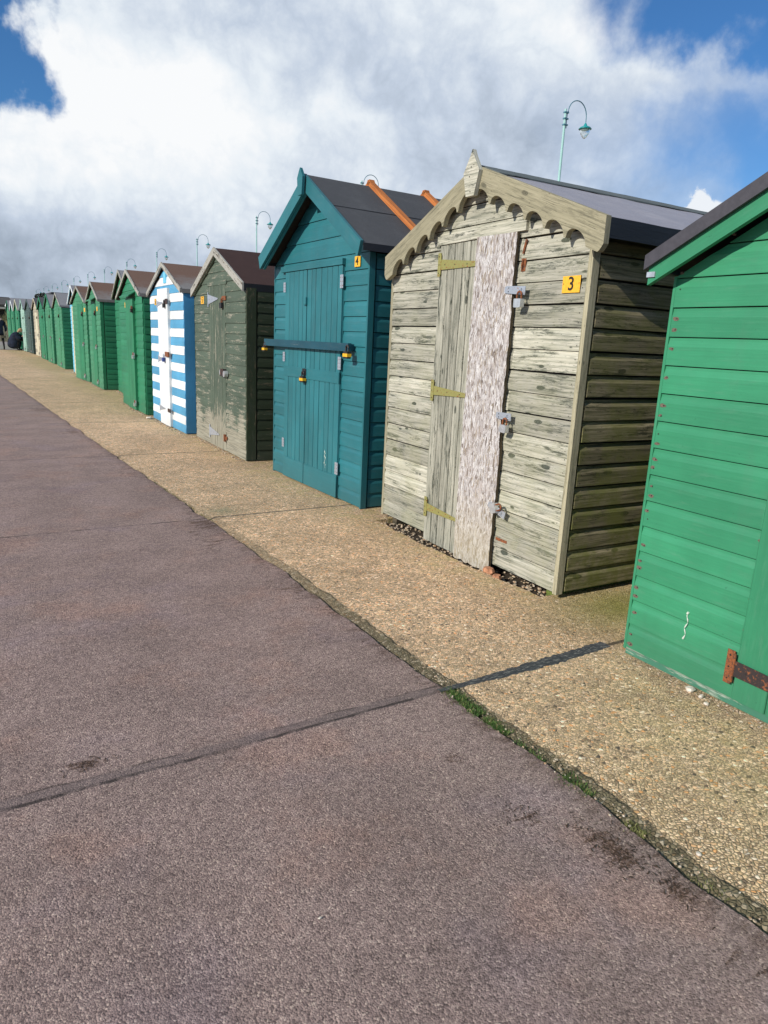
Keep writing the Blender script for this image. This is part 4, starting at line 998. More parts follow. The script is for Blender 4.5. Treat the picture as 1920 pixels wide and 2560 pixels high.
for (y0, a), (y1, b2) in zip(W_, W_[1:]):
    if y1 > 41.6: break
    g0 = .009 + .007 * wv(y0, 3, 8); g1 = .009 + .007 * wv(y1, 3, 8)
    a0, a1 = a + max(.002, g0) * .6 + .006 * wv(y0, 25, 9), b2 + max(.002, g1) * .6 + .006 * wv(y1, 25, 9)
    z = .004
    lip = -.014 + .006 * wv(y0, 6, 11); lip1 = -.014 + .006 * wv(y1, 6, 11)
    mb.poly([(a0, y0, lip), (a0 + .055, y0, z), (a1 + .055, y1, z), (a1, y1, lip1)], [(0, y0), (.055, y0), (.055, y1), (0, y1)], 'aggregate')
    mb.poly([(a0, y0, -.05), (a0, y0, lip), (a1, y1, lip1), (a1, y1, -.05)], [(0, y0)] * 4, 'aggregate')
    r0, r1 = xr(y0), xr(y1)
    mb.poly([(a0 + .055, y0, z), (r0, y0, z), (r1, y1, z), (a1 + .055, y1, z)], [(.055, y0), (r0 - a0, y0), (r1 - a1, y1), (.055, y1)], 'aggregate')
    if r0 < 3: mb.poly([(r0, y0, z), (r0, y0, -.05), (r1, y1, -.05), (r1, y1, z)], [(1, y0)] * 4, 'aggregate')
tag(mb.build('pavement', None, merge=True), 'tan pebbly concrete apron in front of the huts', None, None, 'structure')
mb = MB(); mb.poly([(-400, -200, -.055), (400, -200, -.055), (400, 900, -.055), (-400, 900, -.055)], None, 'shingle')
tag(mb.build('ground'), 'shingle ground around the promenade', None, None, 'structure')
mb = MB()
for (y0, a), (y1, b2) in zip(W_, W_[1:]):
    if y1 > 30: break
    mb.poly([(a - .05, y0, -.016), (a + .05, y0, -.016), (b2 + .05, y1, -.016), (b2 - .05, y1, -.016)], None, 'soil')
mb.poly([(2.4, 2.3, -.034), (5.3, 2.3, -.034), (5.3, 4.4, -.034), (2.4, 4.4, -.034)], None, 'soil')
tag(mb.build('soil'), 'dark soil showing in the crack and under the grey hut', None, None, 'structure')
mb = MB(); mb.poly([(-30, 41.55, .008), (9, 41.55, .008), (9, 60.6, .008), (-30, 60.6, .008)], None, 'farpath')
tag(mb.build('path'), 'pale grey path crossing beyond the huts', None, None, 'structure')
# tar joint
mb = MB(); n = 120; up = []; lo = []
for i in range(n + 1):
    f = i / n; x = 1.50 + f * .95; c = 1.930 - .022 * math.sin(f * 3.1) * .4 + .004 * wv(x, 12, 3) + f * .012
    w2 = (.010 + .030 * min(1, f * 1.6 + .15)) * (1 + .35 * wv(x, 18, 4)) + .009 * wv(x, 45, 7) + .007 * wv(x, 120, 2)
    up.append((x, c + w2 * .8)); lo.append((x, c - w2 * .8))
for i in range(n):
    zc = .0075
    m0 = ((up[i][0]), (up[i][1] + lo[i][1]) / 2 + .003 * wv(i, .3, 1)); m1 = ((up[i + 1][0]), (up[i + 1][1] + lo[i + 1][1]) / 2 + .003 * wv(i + 1, .3, 1))
    mb.poly([(*lo[i], .0045), (*lo[i + 1], .0045), (*m1, zc + .003 * wv(i + 1, .5, 2)), (*m0, zc + .003 * wv(i, .5, 2))], [(lo[i][0], 0), (lo[i + 1][0], 0), (m1[0], .03), (m0[0], .03)], 'tar')
    mb.poly([(*m0, zc + .003 * wv(i, .5, 2)), (*m1, zc + .003 * wv(i + 1, .5, 2)), (*up[i + 1], .0045), (*up[i], .0045)], [(m0[0], .03), (m1[0], .03), (up[i + 1][0], .06), (up[i][0], .06)], 'tar')
tag(mb.build('pavement_joint', None, merge=True), 'black tar strip sealing the nearest apron joint', None, None, 'structure')

# pebbles and stones
def rock(mb, p, r, mat, rg, flat=.6, n=6):
    p = Vector(p); k = n; rings = []
    a0 = rg.uniform(0, 6); sx, sy = rg.uniform(.7, 1.3), rg.uniform(.7, 1.3)
    for lat in (-.7, 0, .7):
        c = math.cos(lat * 1.1); ring = []
        for t in range(k):
            a = a0 + t * math.tau / k; rr = r * c * rg.uniform(.82, 1.15)
            ring.append(p + Vector((rr * sx * math.cos(a), rr * sy * math.sin(a), r * flat * math.sin(lat * 1.2))))
        rings.append(ring)
    i0 = len(mb.v)
    for i in range(2):
        for t in range(k):
            j = (t + 1) % k; mb.poly([rings[i][t], rings[i][j], rings[i + 1][j], rings[i + 1][t]], None, mat)
    mb.poly(rings[2], None, mat); mb.poly(rings[0][::-1], None, mat)
rg = random.Random(21); mb = MB()
for i in range(900):      # hollow under the grey hut
    y = rg.uniform(2.5, 4.3); x = rg.uniform(2.5, 2.95); r = rg.choice((.004, .006, .008, .011))
    rock(mb, (x, y, -.030 + r * .4), r, 'pebble', rg)
for hh in huts[3:10]:     # feet of the next huts
    for i in range(110):
        u = rg.uniform(0, hh['w']); r = rg.uniform(.004, .013); a = R(hh['ang'])
        x = hh['R'][0] + math.sin(a) * u - .03 - abs(rg.gauss(0, .035)); y = hh['R'][1] + math.cos(a) * u
        rock(mb, (x, y, .006 + r * .3), r, 'pebble', rg)
for i in range(150):      # nearest hut foot
    u = rg.uniform(.9, 1.86); r = rg.uniform(.002, .006); rock(mb, (2.455 - .02 - abs(rg.gauss(0, .03)), u, .004 + r * .3), r, 'pebble', rg)
for i in range(160):      # along the crack
    y = rg.uniform(.3, 2.2); x = xe(y) + rg.uniform(-.01, .06); r = rg.uniform(.0015, .005); rock(mb, (x, y, .001 + r * .3), r, 'pebble', rg)
tag(mb.build('gravel'), 'loose gravel caught along the feet of the huts', None, None, 'stuff')
def stone(x, y, z, r, mat, lab, sd, flat=.6, cat='stone', grp=None):
    q = random.Random(sd); mb = MB(); rock(mb, (0, 0, 0), r, mat, q, flat, 8); o = mb.build('stone'); o.location = (x, y, z); tag(o, lab, cat, grp)
stone(2.405, 1.475, .013, .017, 'stone_white', 'white stone at the foot of the bright green hut, biggest of three', 1, .7)
stone(2.395, 1.418, .011, .011, 'stone_white', 'small white stone between two others at the foot of the bright green hut', 2, .9)
stone(2.365, 1.375, .009, .011, 'stone_white', 'small white stone lying farthest out from the bright green hut', 3, .6)
stone(2.625, 2.985, .008, .046, 'brick_bit', 'largest reddish brick lump under the door corner of the grey hut', 4, .6, 'brick piece')
stone(2.61, 2.89, .0, .028, 'brick_bit', 'smaller orange brick lump beside the larger one under the grey hut', 5, .7, 'brick piece')
stone(2.505, 9.02 + 1.75, .022, .035, 'stone_white', 'pale stone on the apron at the corner of the striped hut', 6, .6)
stone(1.60, .88, .006, .009, 'stone_white', 'tiny cream pebble lying beside the crack on the apron', 7, .6)
stone(.62, 1.18, .003, .004, 'stone_white', 'lone white pebble on the open asphalt', 8, .6)

# grass in the crack
mb = MB(); rg = random.Random(9)
def blade(x, y, z, h, mat):
    a = rg.uniform(0, math.tau); l = rg.uniform(.3, 1.0) * h; w2 = rg.uniform(.0008, .0016)
    d = Vector((math.cos(a), math.sin(a), 0)); s_ = Vector((-d.y, d.x, 0)) * w2; p = Vector((x, y, z)); m1 = p + d * l * .4 + Vector((0, 0, h * .6)); t = p + d * l + Vector((0, 0, h * .75))
    mb.poly([p - s_, p + s_, m1 + s_ * .8, m1 - s_ * .8], None, mat); mb.poly([m1 - s_ * .8, m1 + s_ * .8, t], None, mat)
for (ya, yb, nn, hmax, wd) in ((1.72, 1.93, 1500, .024, .018), (1.58, 1.70, 520, .020, .014), (1.42, 1.54, 120, .014, .012), (1.40, 1.46, 90, .014, .012), (1.20, 1.32, 420, .020, .018), (1.0, 1.07, 220, .018, .018), (.75, .85, 110, .014, .02), (4.7, 6.2, 400, .012, .012), (6.2, 9, 200, .012, .012)):
    for i in range(nn):
        y = rg.uniform(ya, yb); x = xe(y) + .012 + rg.gauss(0, wd); blade(x, y, -.008, rg.uniform(.4, 1) * hmax, 'grass' if rg.random() < .75 and ya > 1.1 else 'grass_dry')
tag(mb.build('grass'), 'short green grass growing in the crack beside the asphalt', None, None, 'stuff')
# weed / twig litter on the asphalt
mb = MB(); rg = random.Random(12)
for (cx, cy, sx, sy, nn) in ((1.46, 4.6, .06, .28, 230), (1.42, 1.02, .04, .08, 130), (1.45, .83, .025, .05, 60), (.27, 2.05, .05, .02, 40), (1.43, 3.1, .05, .3, 90), (1.27, 1.24, .04, .03, 30), (.95, 4.15, .05, .03, 26), (1.36, 6.7, .08, .2, 80), (1.33, 2.55, .03, .03, 14), (1.33, 9.5, .1, .3, 80)):
    for i in range(nn):
        x, y = rg.gauss(cx, sx), rg.gauss(cy, sy)
        if x > xe(y) - .012: continue
        a = rg.uniform(0, math.tau); l = rg.uniform(.003, .012); d = Vector((math.cos(a), math.sin(a), 0)) * l; s_ = Vector((-math.sin(a), math.cos(a), 0)) * rg.uniform(.0006, .0016)
        p = Vector((x, y, .0012)); h = Vector((0, 0, rg.uniform(.001, .004)))
        mb.poly([p - d - s_, p - d + s_, p + s_ + h, p - s_ + h], None, 'twig'); mb.poly([p - s_ + h, p + s_ + h, p + d], None, 'twig')
tag(mb.build('litter'), 'dry brown weed and twigs scattered by the crack', None, None, 'stuff')

# ------------------------------------------------------------------ lamps
def make_lamp():
    root = empty('street_lamp', (0, 0, 0)); k = 1.6; H_ = 1.3 + 4.7 * k
    mb = MB(); mb.tube([(0, 0, 0), (0, 0, 1.2), (0, 0, H_)], [.07, .056, .038], 'lamp_paint', 12); mb.build('pole', root, smooth=False)
    mb = MB(); r = .26 * k; ax = .08
    arc = [(ax, 0, H_ - .55), (ax, 0, H_ - .1)]
    for i in range(15):
        a = math.pi - math.pi * i / 14; arc.append((ax + .02 * k + r + r * math.cos(a), 0, H_ - .08 + r * 1.0 * math.sin(a)))
    arc.append((ax + .02 * k + 2 * r, 0, H_ - .28)); end = arc[-1]
    mb.tube(arc, .016, 'lamp_blue', 8); mb.build('arm', root)
    for z in (H_ - .1, H_ - .28, H_ - .46):
        mb = MB(); mb.bx(-.055, ax + .03, -.05, .05, z - .02, z + .02, 'lamp_blue'); mb.build('clamp', root)
    mb = MB(); mb.lathe([(.02, .04), (.05, .0), (.06, -.04), (.17, -.09), (.215, -.14), (.20, -.15), (.0, -.13)], end, 'lamp_cap', 20); mb.build('lamp_cap', root, smooth=True)
    mb = MB(); mb.lathe([(.155, -.15), (.165, -.20), (.13, -.30), (.07, -.385), (.02, -.43), (.0, -.435)], end, 'glass', 20); mb.build('lamp_globe', root, smooth=True)
    return root
lamp = make_lamp()
k = 1.6
lamp_pos = [(11.0, 11.37), (11.15, 19.9), (11.15, 28.5), (11.4, 37.4), (11.45, 45.8), (11.45, 54.3), (11.5, 63), (11.4, 70.3), (11.3, 77.8), (11.3, 86.4), (11.35, 95), (11.3, 103), (11.3, 112)]
lamp_lab = ['nearest lamp post, rising over the weathered grey hut with its glass globe in clear view',
 'lamp post behind the teal roof, only the top of its curved arm showing',
 'lamp post standing just left of the teal hut gable',
 'lamp post over the brown roof of the olive hut',
 'lamp post over the roof of the blue and white striped hut',
 'lamp post over the roof of the canopied green hut beside the striped one',
 'lamp post in the gap of sky left of the set back green hut',
 'lamp post over the green hut whose dark side is in full view',
 'lamp post above the sliver of the sky blue hut',
 'lamp post over the wide pale roof beyond the sky blue hut',
 'tiny lamp post above the torn pale roof in the distance',
 'very small distant lamp post over the bush behind the huts',
 'farthest lamp post of the line, a faint short stroke']
for i, ((x, y), lb) in enumerate(zip(lamp_pos, lamp_lab)):
    o = lamp if i == 0 else copy_tree(lamp)
    o.location = (x * k, y * k, 0); tag(o, lb, 'lamp post', 'curved lamp posts in a line behind the huts')

# ------------------------------------------------------------------ far background
def leaf_clump(mb, c, rad, n, mat, rg, size=.12):
    for i in range(n):
        d = Vector((rg.gauss(0, 1), rg.gauss(0, 1), rg.gauss(0, 1))).normalized() * rg.uniform(.55, 1) ** .5
        p = Vector(c) + Vector((d.x * rad[0], d.y * rad[1], d.z * rad[2]))
        a = Vector((rg.uniform(-1, 1), rg.uniform(-1, 1), rg.uniform(-1, 1))).normalized(); b2 = a.orthogonal().normalized(); s_ = size * rg.uniform(.6, 1.3)
        mb.poly([p - a * s_, p + b2 * s_ * .5, p + a * s_, p - b2 * s_ * .5], None, mat)
# pavilion
pv = empty('pavilion', (-4.0, 67, 0)); tag(pv, 'low dark roofed building with a cream canopy at the far left', 'building')
mb = MB(); mb.bx(-12, 8.6, 0, 7, 0, 2.75, 'render_dark'); mb.build('wall', pv)
mb = MB(); mb.hexa([Vector(q) for q in ((-12.3, -.3, 2.72), (-12.3, -.3, 2.84), (-12.3, 4, 3.4), (-12.3, 4, 3.55), (9.0, -.3, 2.72), (9.0, -.3, 2.84), (9.0, 4, 3.4), (9.0, 4, 3.55))], 'rooftile')
mb.hexa([Vector(q) for q in ((-12.3, 8, 2.72), (-12.3, 8, 2.84), (-12.3, 4.002, 3.4), (-12.3, 4.002, 3.55), (9.0, 8, 2.72), (9.0, 8, 2.84), (9.0, 4.002, 3.4), (9.0, 4.002, 3.55))], 'rooftile'); mb.build('roof', pv)
mb = MB(); mb.bx(-12.4, 8.55, -1.5, -.02, 2.44, 2.60, 'fascia'); mb.build('canopy', pv)
for i in range(4):
    mb = MB(); mb.bx(-.6 + i * 2.2, 1.2 + i * 2.2, -.03, .0, 1.1, 2.2, 'glassdark'); mb.build('window', pv)
mb = MB(); mb.bx(7.5, 8.2, 3.6, 4.3, 3.4, 3.85, 'rooftile'); mb.build('chimney', pv)
mb = MB(); mb.lathe([(.0, 2.98), (.03, 2.9), (.10, 2.74), (.11, 2.68), (.06, 2.62), (.0, 2.60)], (8.42, -.8, 0), 'white', 14); mb.build('globe_light', pv, smooth=True)
# low buildings behind the huts
lb = empty('shed', (6.2, 90, 0)); tag(lb, 'long low grey roofed building just visible behind the farthest huts', 'building')
mb = MB(); mb.bx(.1, 2.5, 0, 6, 0, 3.6, 'render_dark'); mb.build('wall', lb)
mb = MB(); mb.hexa([Vector(q) for q in ((0, -.3, 3.6), (0, -.3, 3.7), (0, 3, 4.05), (0, 3, 4.2), (2.6, -.3, 3.6), (2.6, -.3, 3.7), (2.6, 3, 4.05), (2.6, 3, 4.2))], 'felt_light'); mb.build('roof', lb)
lc = empty('shed', (10.7, 90, 0)); tag(lc, 'small far building with a flat pale roof above the pale hut roofs', 'building')
mb = MB(); mb.bx(0, 2.4, 0, 5, 0, 4.85, 'render_dark'); mb.build('wall', lc)
mb = MB(); mb.bx(-.1, 2.5, -.2, 5.2, 4.86, 5.02, 'trim_grey'); mb.build('roof', lc)
# grass bank
mb = MB(); rg = random.Random(3); nx, ny = 40, 12
def bp(i, j):
    f = j / ny; x = 3.2 + 14 * i / nx
    return (x, 61 + 5 * f, -.1 + (2.0 * math.sin(min(1, f * 1.3) * math.pi / 2) * min(1, (x - 3.2) / 1.4 + .15) + .2 * mn.noise(Vector((i * .3, j * .5, 0)))) * min(1, j / 2))
for i in range(nx):
    for j in range(ny):
        mb.poly([bp(i, j), bp(i + 1, j), bp(i + 1, j + 1), bp(i, j + 1)], None, 'bank')
tag(mb.build('hillside', None, smooth=True), 'low grassy bank behind the fence', None, None, 'structure')
mb = MB()
for i in range(3500):
    x = rg.uniform(3.6, 8); f = rg.random(); y = 61 + 5 * f; z = 2.0 * math.sin(min(1, f * 1.3) * math.pi / 2) * min(1, (x - 3.2) / 1.4 + .15) - .1
    h = rg.uniform(.25, .6); p = Vector((x, y, z - .1)); t = p + Vector((rg.uniform(-.25, .25), rg.uniform(-.1, .1), h))
    mb.poly([p - Vector((.025, 0, 0)), p + Vector((.025, 0, 0)), t], None, rg.choice(('reed', 'reed', 'bank', 'leafdark')))
tag(mb.build('reeds'), 'tall tan reeds and grass on the bank behind the fence', None, None, 'stuff')
# fence
fr = empty('fence', (-5, 60, 0)); tag(fr, 'weathered vertical board fence below the grassy bank at far left', 'fence')
mb = MB()
for i in range(84):
    h = 1.12 + .04 * math.sin(i * 1.7); mb.bx(i * .14, i * .14 + .11, -.015, .015, .05, h, 'barge_wood')
mb.bx(0, 11.8, .015, .06, .35, .43, 'barge_wood'); mb.bx(0, 11.8, .015, .06, .9, .98, 'barge_wood'); mb.build('palings', fr)
for i in range(5):
    mb = MB(); mb.bx(i * 2.4, i * 2.4 + .1, .06, .16, 0, 1.25, 'barge_wood'); mb.build('post', fr)
# bush
mb = MB(); rg = random.Random(8)
for i in range(16): leaf_clump(mb, (rg.uniform(-.55, .6), rg.uniform(-1, 1), 4.2 + rg.uniform(-.9, .35)), (.4, .4, .38), 200, 'leafdark', rg, .09)
br = empty('tree', (9.65, 90, 0)); tag(br, 'dark bushy tree top showing over the distant hut roofs', 'tree')
mb.build('crown', br)
mb = MB(); mb.tube([(0, 0, 0), (.1, 0, 2.0), (0, .1, 4)], [.2, .15, .08], 'dark_wood', 8); mb.build('trunk', br)

# ------------------------------------------------------------------ people (skin-grown bodies)
def skinned(name, joints, edges, mats, parent=None, sub=2, root=0):
    me = bpy.data.meshes.new(name); me.from_pydata([j[:3] for j in joints], edges, []); o = bpy.data.objects.new(name, me); COL.objects.link(o)
    if parent: o.parent = parent
    o.modifiers.new('skin', 'SKIN'); sv = me.skin_vertices[0].data
    for i, j in enumerate(joints):
        sv[i].radius = (j[3], j[4] if len(j) > 4 else j[3]); sv[i].use_root = (i == root)
    s_ = o.modifiers.new('sub', 'SUBSURF'); s_.levels = sub; s_.render_levels = sub
    me.materials.append(M[mats])
    dg = bpy.context.evaluated_depsgraph_get(); m2 = bpy.data.meshes.new_from_object(o.evaluated_get(dg))
    o.modifiers.clear(); o.data = m2
    if not m2.materials: m2.materials.append(M[mats])
    m2.polygons.foreach_set('use_smooth', [True] * len(m2.polygons))
    return o
def head_mesh(parent, loc, rz=0, pitch=0):
    mb = MB(); prof = []
    n = 16
    rings = []
    for i in range(11):
        t = i / 10; zz = -.115 + .23 * t
        rr = math.sin(math.pi * min(1, max(0, (t * .94 + .03)))) ** .6
        wx, wy = .088 * rr, .073 * rr
        if t < .3: wx *= .86; wy *= .8
        ring = []
        for q in range(n):
            a = q * math.tau / n; x = wx * math.cos(a); y = wy * math.sin(a)
            if abs(y) < .02 and x > 0 and .35 < t < .55: x += .018      # nose
            if x > 0 and .5 < t < .6 and .015 < abs(y) < .05: x -= .006  # eye sockets
            ring.append((x, y, zz))
        rings.append(ring)
    for i in range(10):
        for q in range(n):
            j = (q + 1) % n; mb.poly([rings[i][q], rings[i][j], rings[i + 1][j], rings[i + 1][q]], None, 'skin')
    mb.poly(rings[0][::-1], None, 'skin'); mb.poly(rings[-1], None, 'skin')
    for s_ in (-1, 1):
        mb.disc((.080, s_ * .03, .012), (0, 1, 0), (0, 0, .6), .009, 'ink', 8, 0)
        mb.box((-.01, s_ * .070, -.02), (0, 0, .045), (.022, 0, 0), (0, s_ * .012, 0), 'skin')
    mb.box((.078, -.02, -.058), (0, .04, 0), (.006, 0, 0), (0, 0, .008), 'pink')
    o = mb.build('head', parent, smooth=True); o.location = loc; o.rotation_euler = (0, pitch, rz); return o
def hair_mesh(head, mat, long=.1):
    mb = MB(); n = 16; rings = []
    for i in range(8):
        t = i / 7; a0 = t * math.pi * .62; rr = math.sin(a0); zz = .125 * math.cos(a0) + .002
        ring = []
        for q in range(n):
            a = q * math.tau / n; cx = math.cos(a); k2 = 1.0
            x = .098 * rr * cx - .008; y = .084 * rr * math.sin(a)
            z2 = zz
            if cx > .35 and t > .45: z2 = max(zz, .055)
            elif t > .85: z2 = zz - long * (1 - max(0, cx))
            ring.append((x, y, z2))
        rings.append(ring)
    for i in range(7):
        for q in range(n):
            j = (q + 1) % n; mb.poly([rings[i][q], rings[i + 1][q], rings[i + 1][j], rings[i][j]], None, mat)
    mb.poly(rings[0], None, mat)
    return mb.build('hair', head, smooth=True)
def hand(parent, p, d, s=1):
    """palm + five curled fingers, d = pointing direction (unit)"""
    p = Vector(p); d = Vector(d).normalized(); sd = d.cross(Vector((0, 0, 1)));
    if sd.length < .1: sd = Vector((1, 0, 0))
    sd.normalize(); nn = d.cross(sd).normalized()
    J = [(*p, .022, .014), (*(p + d * .08), .034, .013)]; E_ = [(0, 1)]
    for k2, (off, L) in enumerate(((-.030, .062), (-.010, .074), (.010, .07), (.028, .054))):
        a = p + d * .085 + sd * off; b2 = a + d * L * .5 + nn * .008; c = b2 + d * L * .35 + nn * .022
        i = len(J); J += [(*a, .0088), (*b2, .0082), (*c, .007)]; E_ += [(1, i), (i, i + 1), (i + 1, i + 2)]
    a = p + d * .03 - sd * .03; b2 = a + d * .03 - sd * .022; c = b2 + d * .028 + nn * .01; i = len(J)
    J += [(*a, .011), (*b2, .0095), (*c, .008)]; E_ += [(0, i), (i, i + 1), (i + 1, i + 2)]
    return skinned('hand', J, E_, 'skin', parent, 1)
# walking person, facing -x/+y, mostly cut off by the frame
pw_ = empty('person', (2.34, 40.7, 0), R(95))
tag(pw_, 'person in a dark navy coat and black leggings walking at the left edge', 'person')
body = skinned('body', [(0, 0, .92, .13, .15), (.02, 0, 1.15, .12, .16), (.03, 0, 1.38, .11, .17), (.04, 0, 1.50, .05), (.05, 0, 1.56, .045),
    (.03, .19, 1.40, .06), (.0, .24, 1.13, .048), (.12, .24, .92, .035), (.03, -.19, 1.40, .06), (-.06, -.24, 1.13, .048), (-.02, -.25, .90, .035),
    (.0, .09, .86, .09), (.12, .10, .48, .058), (.20, .10, .10, .038), (.30, .10, .04, .035), (.0, -.09, .86, .09), (-.10, -.10, .48, .058), (-.27, -.10, .12, .038), (-.20, -.10, .04, .033)],
    [(0, 1), (1, 2), (2, 3), (3, 4), (2, 5), (5, 6), (6, 7), (2, 8), (8, 9), (9, 10), (0, 11), (11, 12), (12, 13), (13, 14), (0, 15), (15, 16), (16, 17), (17, 18)], 'black_cloth', pw_)
coat = skinned('coat', [(0, 0, .68, .20, .24), (.01, 0, .95, .17, .205), (.02, 0, 1.18, .15, .2), (.03, 0, 1.36, .13, .2), (.04, 0, 1.47, .075),
    (.03, .20, 1.38, .082), (.0, .26, 1.12, .068), (.11, .26, .93, .055), (.03, -.20, 1.38, .082), (-.06, -.26, 1.12, .068), (-.03, -.27, .93, .055)],
    [(0, 1), (1, 2), (2, 3), (3, 4), (3, 5), (5, 6), (6, 7), (3, 8), (8, 9), (9, 10)], 'navy', pw_)
mb = MB(); mb.lathe([(.20, .60), (.235, .60), (.245, .72), (.2, .72)], (0, 0, 0), 'hem', 20); mb.build('skirt_hem', pw_)
hd = head_mesh(pw_, (.07, 0, 1.64)); hair_mesh(hd, 'hair_fair', .12)
mb = MB(); rg = random.Random(5)
for i in range(160):
    a = rg.uniform(0, math.tau); p = Vector((.045 + .10 * math.cos(a), .12 * math.sin(a), 1.50 + rg.uniform(-.035, .045)))
    t = p + Vector((.05 * math.cos(a), .05 * math.sin(a), rg.uniform(-.02, .05))); s_ = Vector((-math.sin(a), math.cos(a), 0)) * .012
    mb.poly([p - s_, p + s_, t], None, 'pink')
mb.lathe([(.07, 1.46), (.12, 1.47), (.125, 1.52), (.08, 1.55)], (.045, 0, 0), 'pink', 14); mb.build('scarf', pw_)
hand(pw_, (.125, .26, .90), (.25, 0, -1)); hand(pw_, (-.02, -.27, .88), (.1, 0, -1))
# crouching person
ps = empty('person', (3.02, 40.6, 0), R(-25))
tag(ps, 'person crouching in a bulky dark navy coat against the pale mint hut', 'person')
skinned('body', [(-.22, 0, .28, .15, .17), (-.12, 0, .52, .15, .17), (.02, 0, .74, .13, .17), (.10, 0, .84, .05), (.13, 0, .88, .045),
    (.05, .18, .74, .06), (.18, .22, .52, .048), (.34, .12, .50, .036), (.05, -.18, .74, .06), (.18, -.22, .52, .048), (.34, -.12, .50, .036),
    (-.16, .12, .26, .10), (.18, .15, .46, .068), (.08, .15, .09, .045), (.22, .15, .04, .04), (-.16, -.12, .26, .10), (.18, -.15, .46, .068), (.08, -.15, .09, .045), (.22, -.15, .04, .04)],
    [(0, 1), (1, 2), (2, 3), (3, 4), (2, 5), (5, 6), (6, 7), (2, 8), (8, 9), (9, 10), (0, 11), (11, 12), (12, 13), (13, 14), (0, 15), (15, 16), (16, 17), (17, 18)], 'black_cloth', ps)
skinned('coat', [(-.12, 0, .05, .38, .36), (-.12, 0, .26, .35, .34), (-.08, 0, .52, .27, .30), (.02, 0, .78, .19, .24), (.12, 0, .93, .11, .13),
    (.06, .22, .78, .11), (.22, .27, .60, .09), (.32, .18, .66, .07), (.06, -.22, .78, .11), (.22, -.27, .60, .09), (.32, -.18, .66, .07), (.20, 0, .30, .25, .28)],
    [(0, 1), (1, 2), (2, 3), (3, 4), (3, 5), (5, 6), (6, 7), (3, 8), (8, 9), (9, 10), (1, 11)], 'navy', ps)
hd = head_mesh(ps, (.24, 0, 1.0), 0, .6); hair_mesh(hd, 'hair_fair', .08)
hand(ps, (.35, .14, .69), (.5, -.5, .8)); hand(ps, (.35, -.14, .69), (.5, .5, .8))

# ------------------------------------------------------------------ sun, sky
SD = Vector((1, .15, -.55)).normalized()       # direction the light travels
sun = bpy.data.lights.new('sun', 'SUN'); sun.energy = 4.7; sun.angle = R(.5); sun.color = (1.0, .94, .84)
so = bpy.data.objects.new('sun', sun); COL.objects.link(so); so.rotation_euler = SD.to_track_quat('-Z', 'Y').to_euler(); so.location = (-5, -2, 8)
w = bpy.data.worlds.new('World'); sc.world = w; w.use_nodes = True; nt = NT(w.node_tree); nt.n.clear()
out = nt.node('ShaderNodeOutputWorld')
sky = nt.node('ShaderNodeTexSky', sky_type='NISHITA'); sky.sun_disc = False
sky.sun_elevation = math.asin(-SD.z); sky.sun_rotation = math.atan2(-SD.x, -SD.y); sky.air_density = 1.0; sky.dust_density = .3; sky.ozone_density = 2.5
bg = nt.node('ShaderNodeBackground'); bg.inputs['Strength'].default_value = .10
nt.put(bg.inputs['Color'], nt.mix(1, sky.outputs[0], (.42, .78, 1.12), 'MULTIPLY'))
d = nt.node('ShaderNodeTexCoord').outputs['Generated']
dx, dy, dz = nt.sep(d)
az = nt.m('MULTIPLY', nt.m('ARCTAN2', dx, dy), 180 / math.pi); el = nt.m('MULTIPLY', nt.m('ARCSINE', dz), 180 / math.pi)
n1 = nt.noise(d, 9, 8, .56, .1); n2 = nt.noise(nt.vm('ADD', d, (5, 2, 1)), 8, 8, .57, .1); n3 = nt.noise(d, 2.6, 6, .55)
soft = nt.noise(nt.vm('MULTIPLY', d, (1, 1, 2.0)), 4.2, 5, .5)
wa = nt.m('ADD', az, nt.m('MULTIPLY', nt.m('SUBTRACT', n1, .5), 15)); we = nt.m('ADD', el, nt.m('MULTIPLY', nt.m('SUBTRACT', n2, .5), 13))
def ell(a, e, cx, cy, rx, ry):
    return nt.m('SQRT', nt.m('ADD', nt.m('POWER', nt.m('DIVIDE', nt.m('SUBTRACT', a, cx), rx), 2), nt.m('POWER', nt.m('DIVIDE', nt.m('SUBTRACT', e, cy), ry), 2)))
cov = nt.mapr(ell(wa, we, .6, 18.3, 7.2, 6.2), .86, 1.12)
cov = nt.m('MULTIPLY', cov, nt.mapr(ell(wa, we, 61, 22.6, 13.5, 5.4), .78, 1.28))
cov = nt.m('MULTIPLY', cov, nt.mapr(ell(wa, we, 60, 14.3, 7.5, 2.8), .5, 1.6, .15, 1))
veil = nt.m('MULTIPLY', nt.mapr(nt.m('ADD', az, nt.m('MULTIPLY', nt.m('SUBTRACT', n3, .5), 26)), 38, 62, 0, .72), nt.mapr(el, 18.5, 14.5))
cov = nt.m('MULTIPLY', cov, nt.m('SUBTRACT', 1, veil))
back = nt.mapr(nt.m('ABSOLUTE', nt.m('SUBTRACT', az, 30)), 55, 90)      # the rest of the sky: broken cloud
cov = nt.m('MULTIPLY', cov, nt.m('SUBTRACT', 1, nt.m('MULTIPLY', back, nt.mapr(n3, .58, .46))))
cov = nt.m('MULTIPLY', cov, nt.mapr(el, 60, 25, .25, 1))
n5 = nt.noise(nt.vm('ADD', d, (1, 9, 4)), 16, 6, .6)
topc = nt.m('ADD', 10.9, nt.m('ADD', nt.m('MULTIPLY', nt.m('SUBTRACT', n5, .5), 5.5), nt.m('MULTIPLY', nt.m('ABSOLUTE', nt.m('SUBTRACT', az, 54)), -.22)))
cu = nt.m('MULTIPLY', nt.mapr(nt.m('SUBTRACT', topc, el), -.1, .35), nt.mapr(el, 4, 8.5))
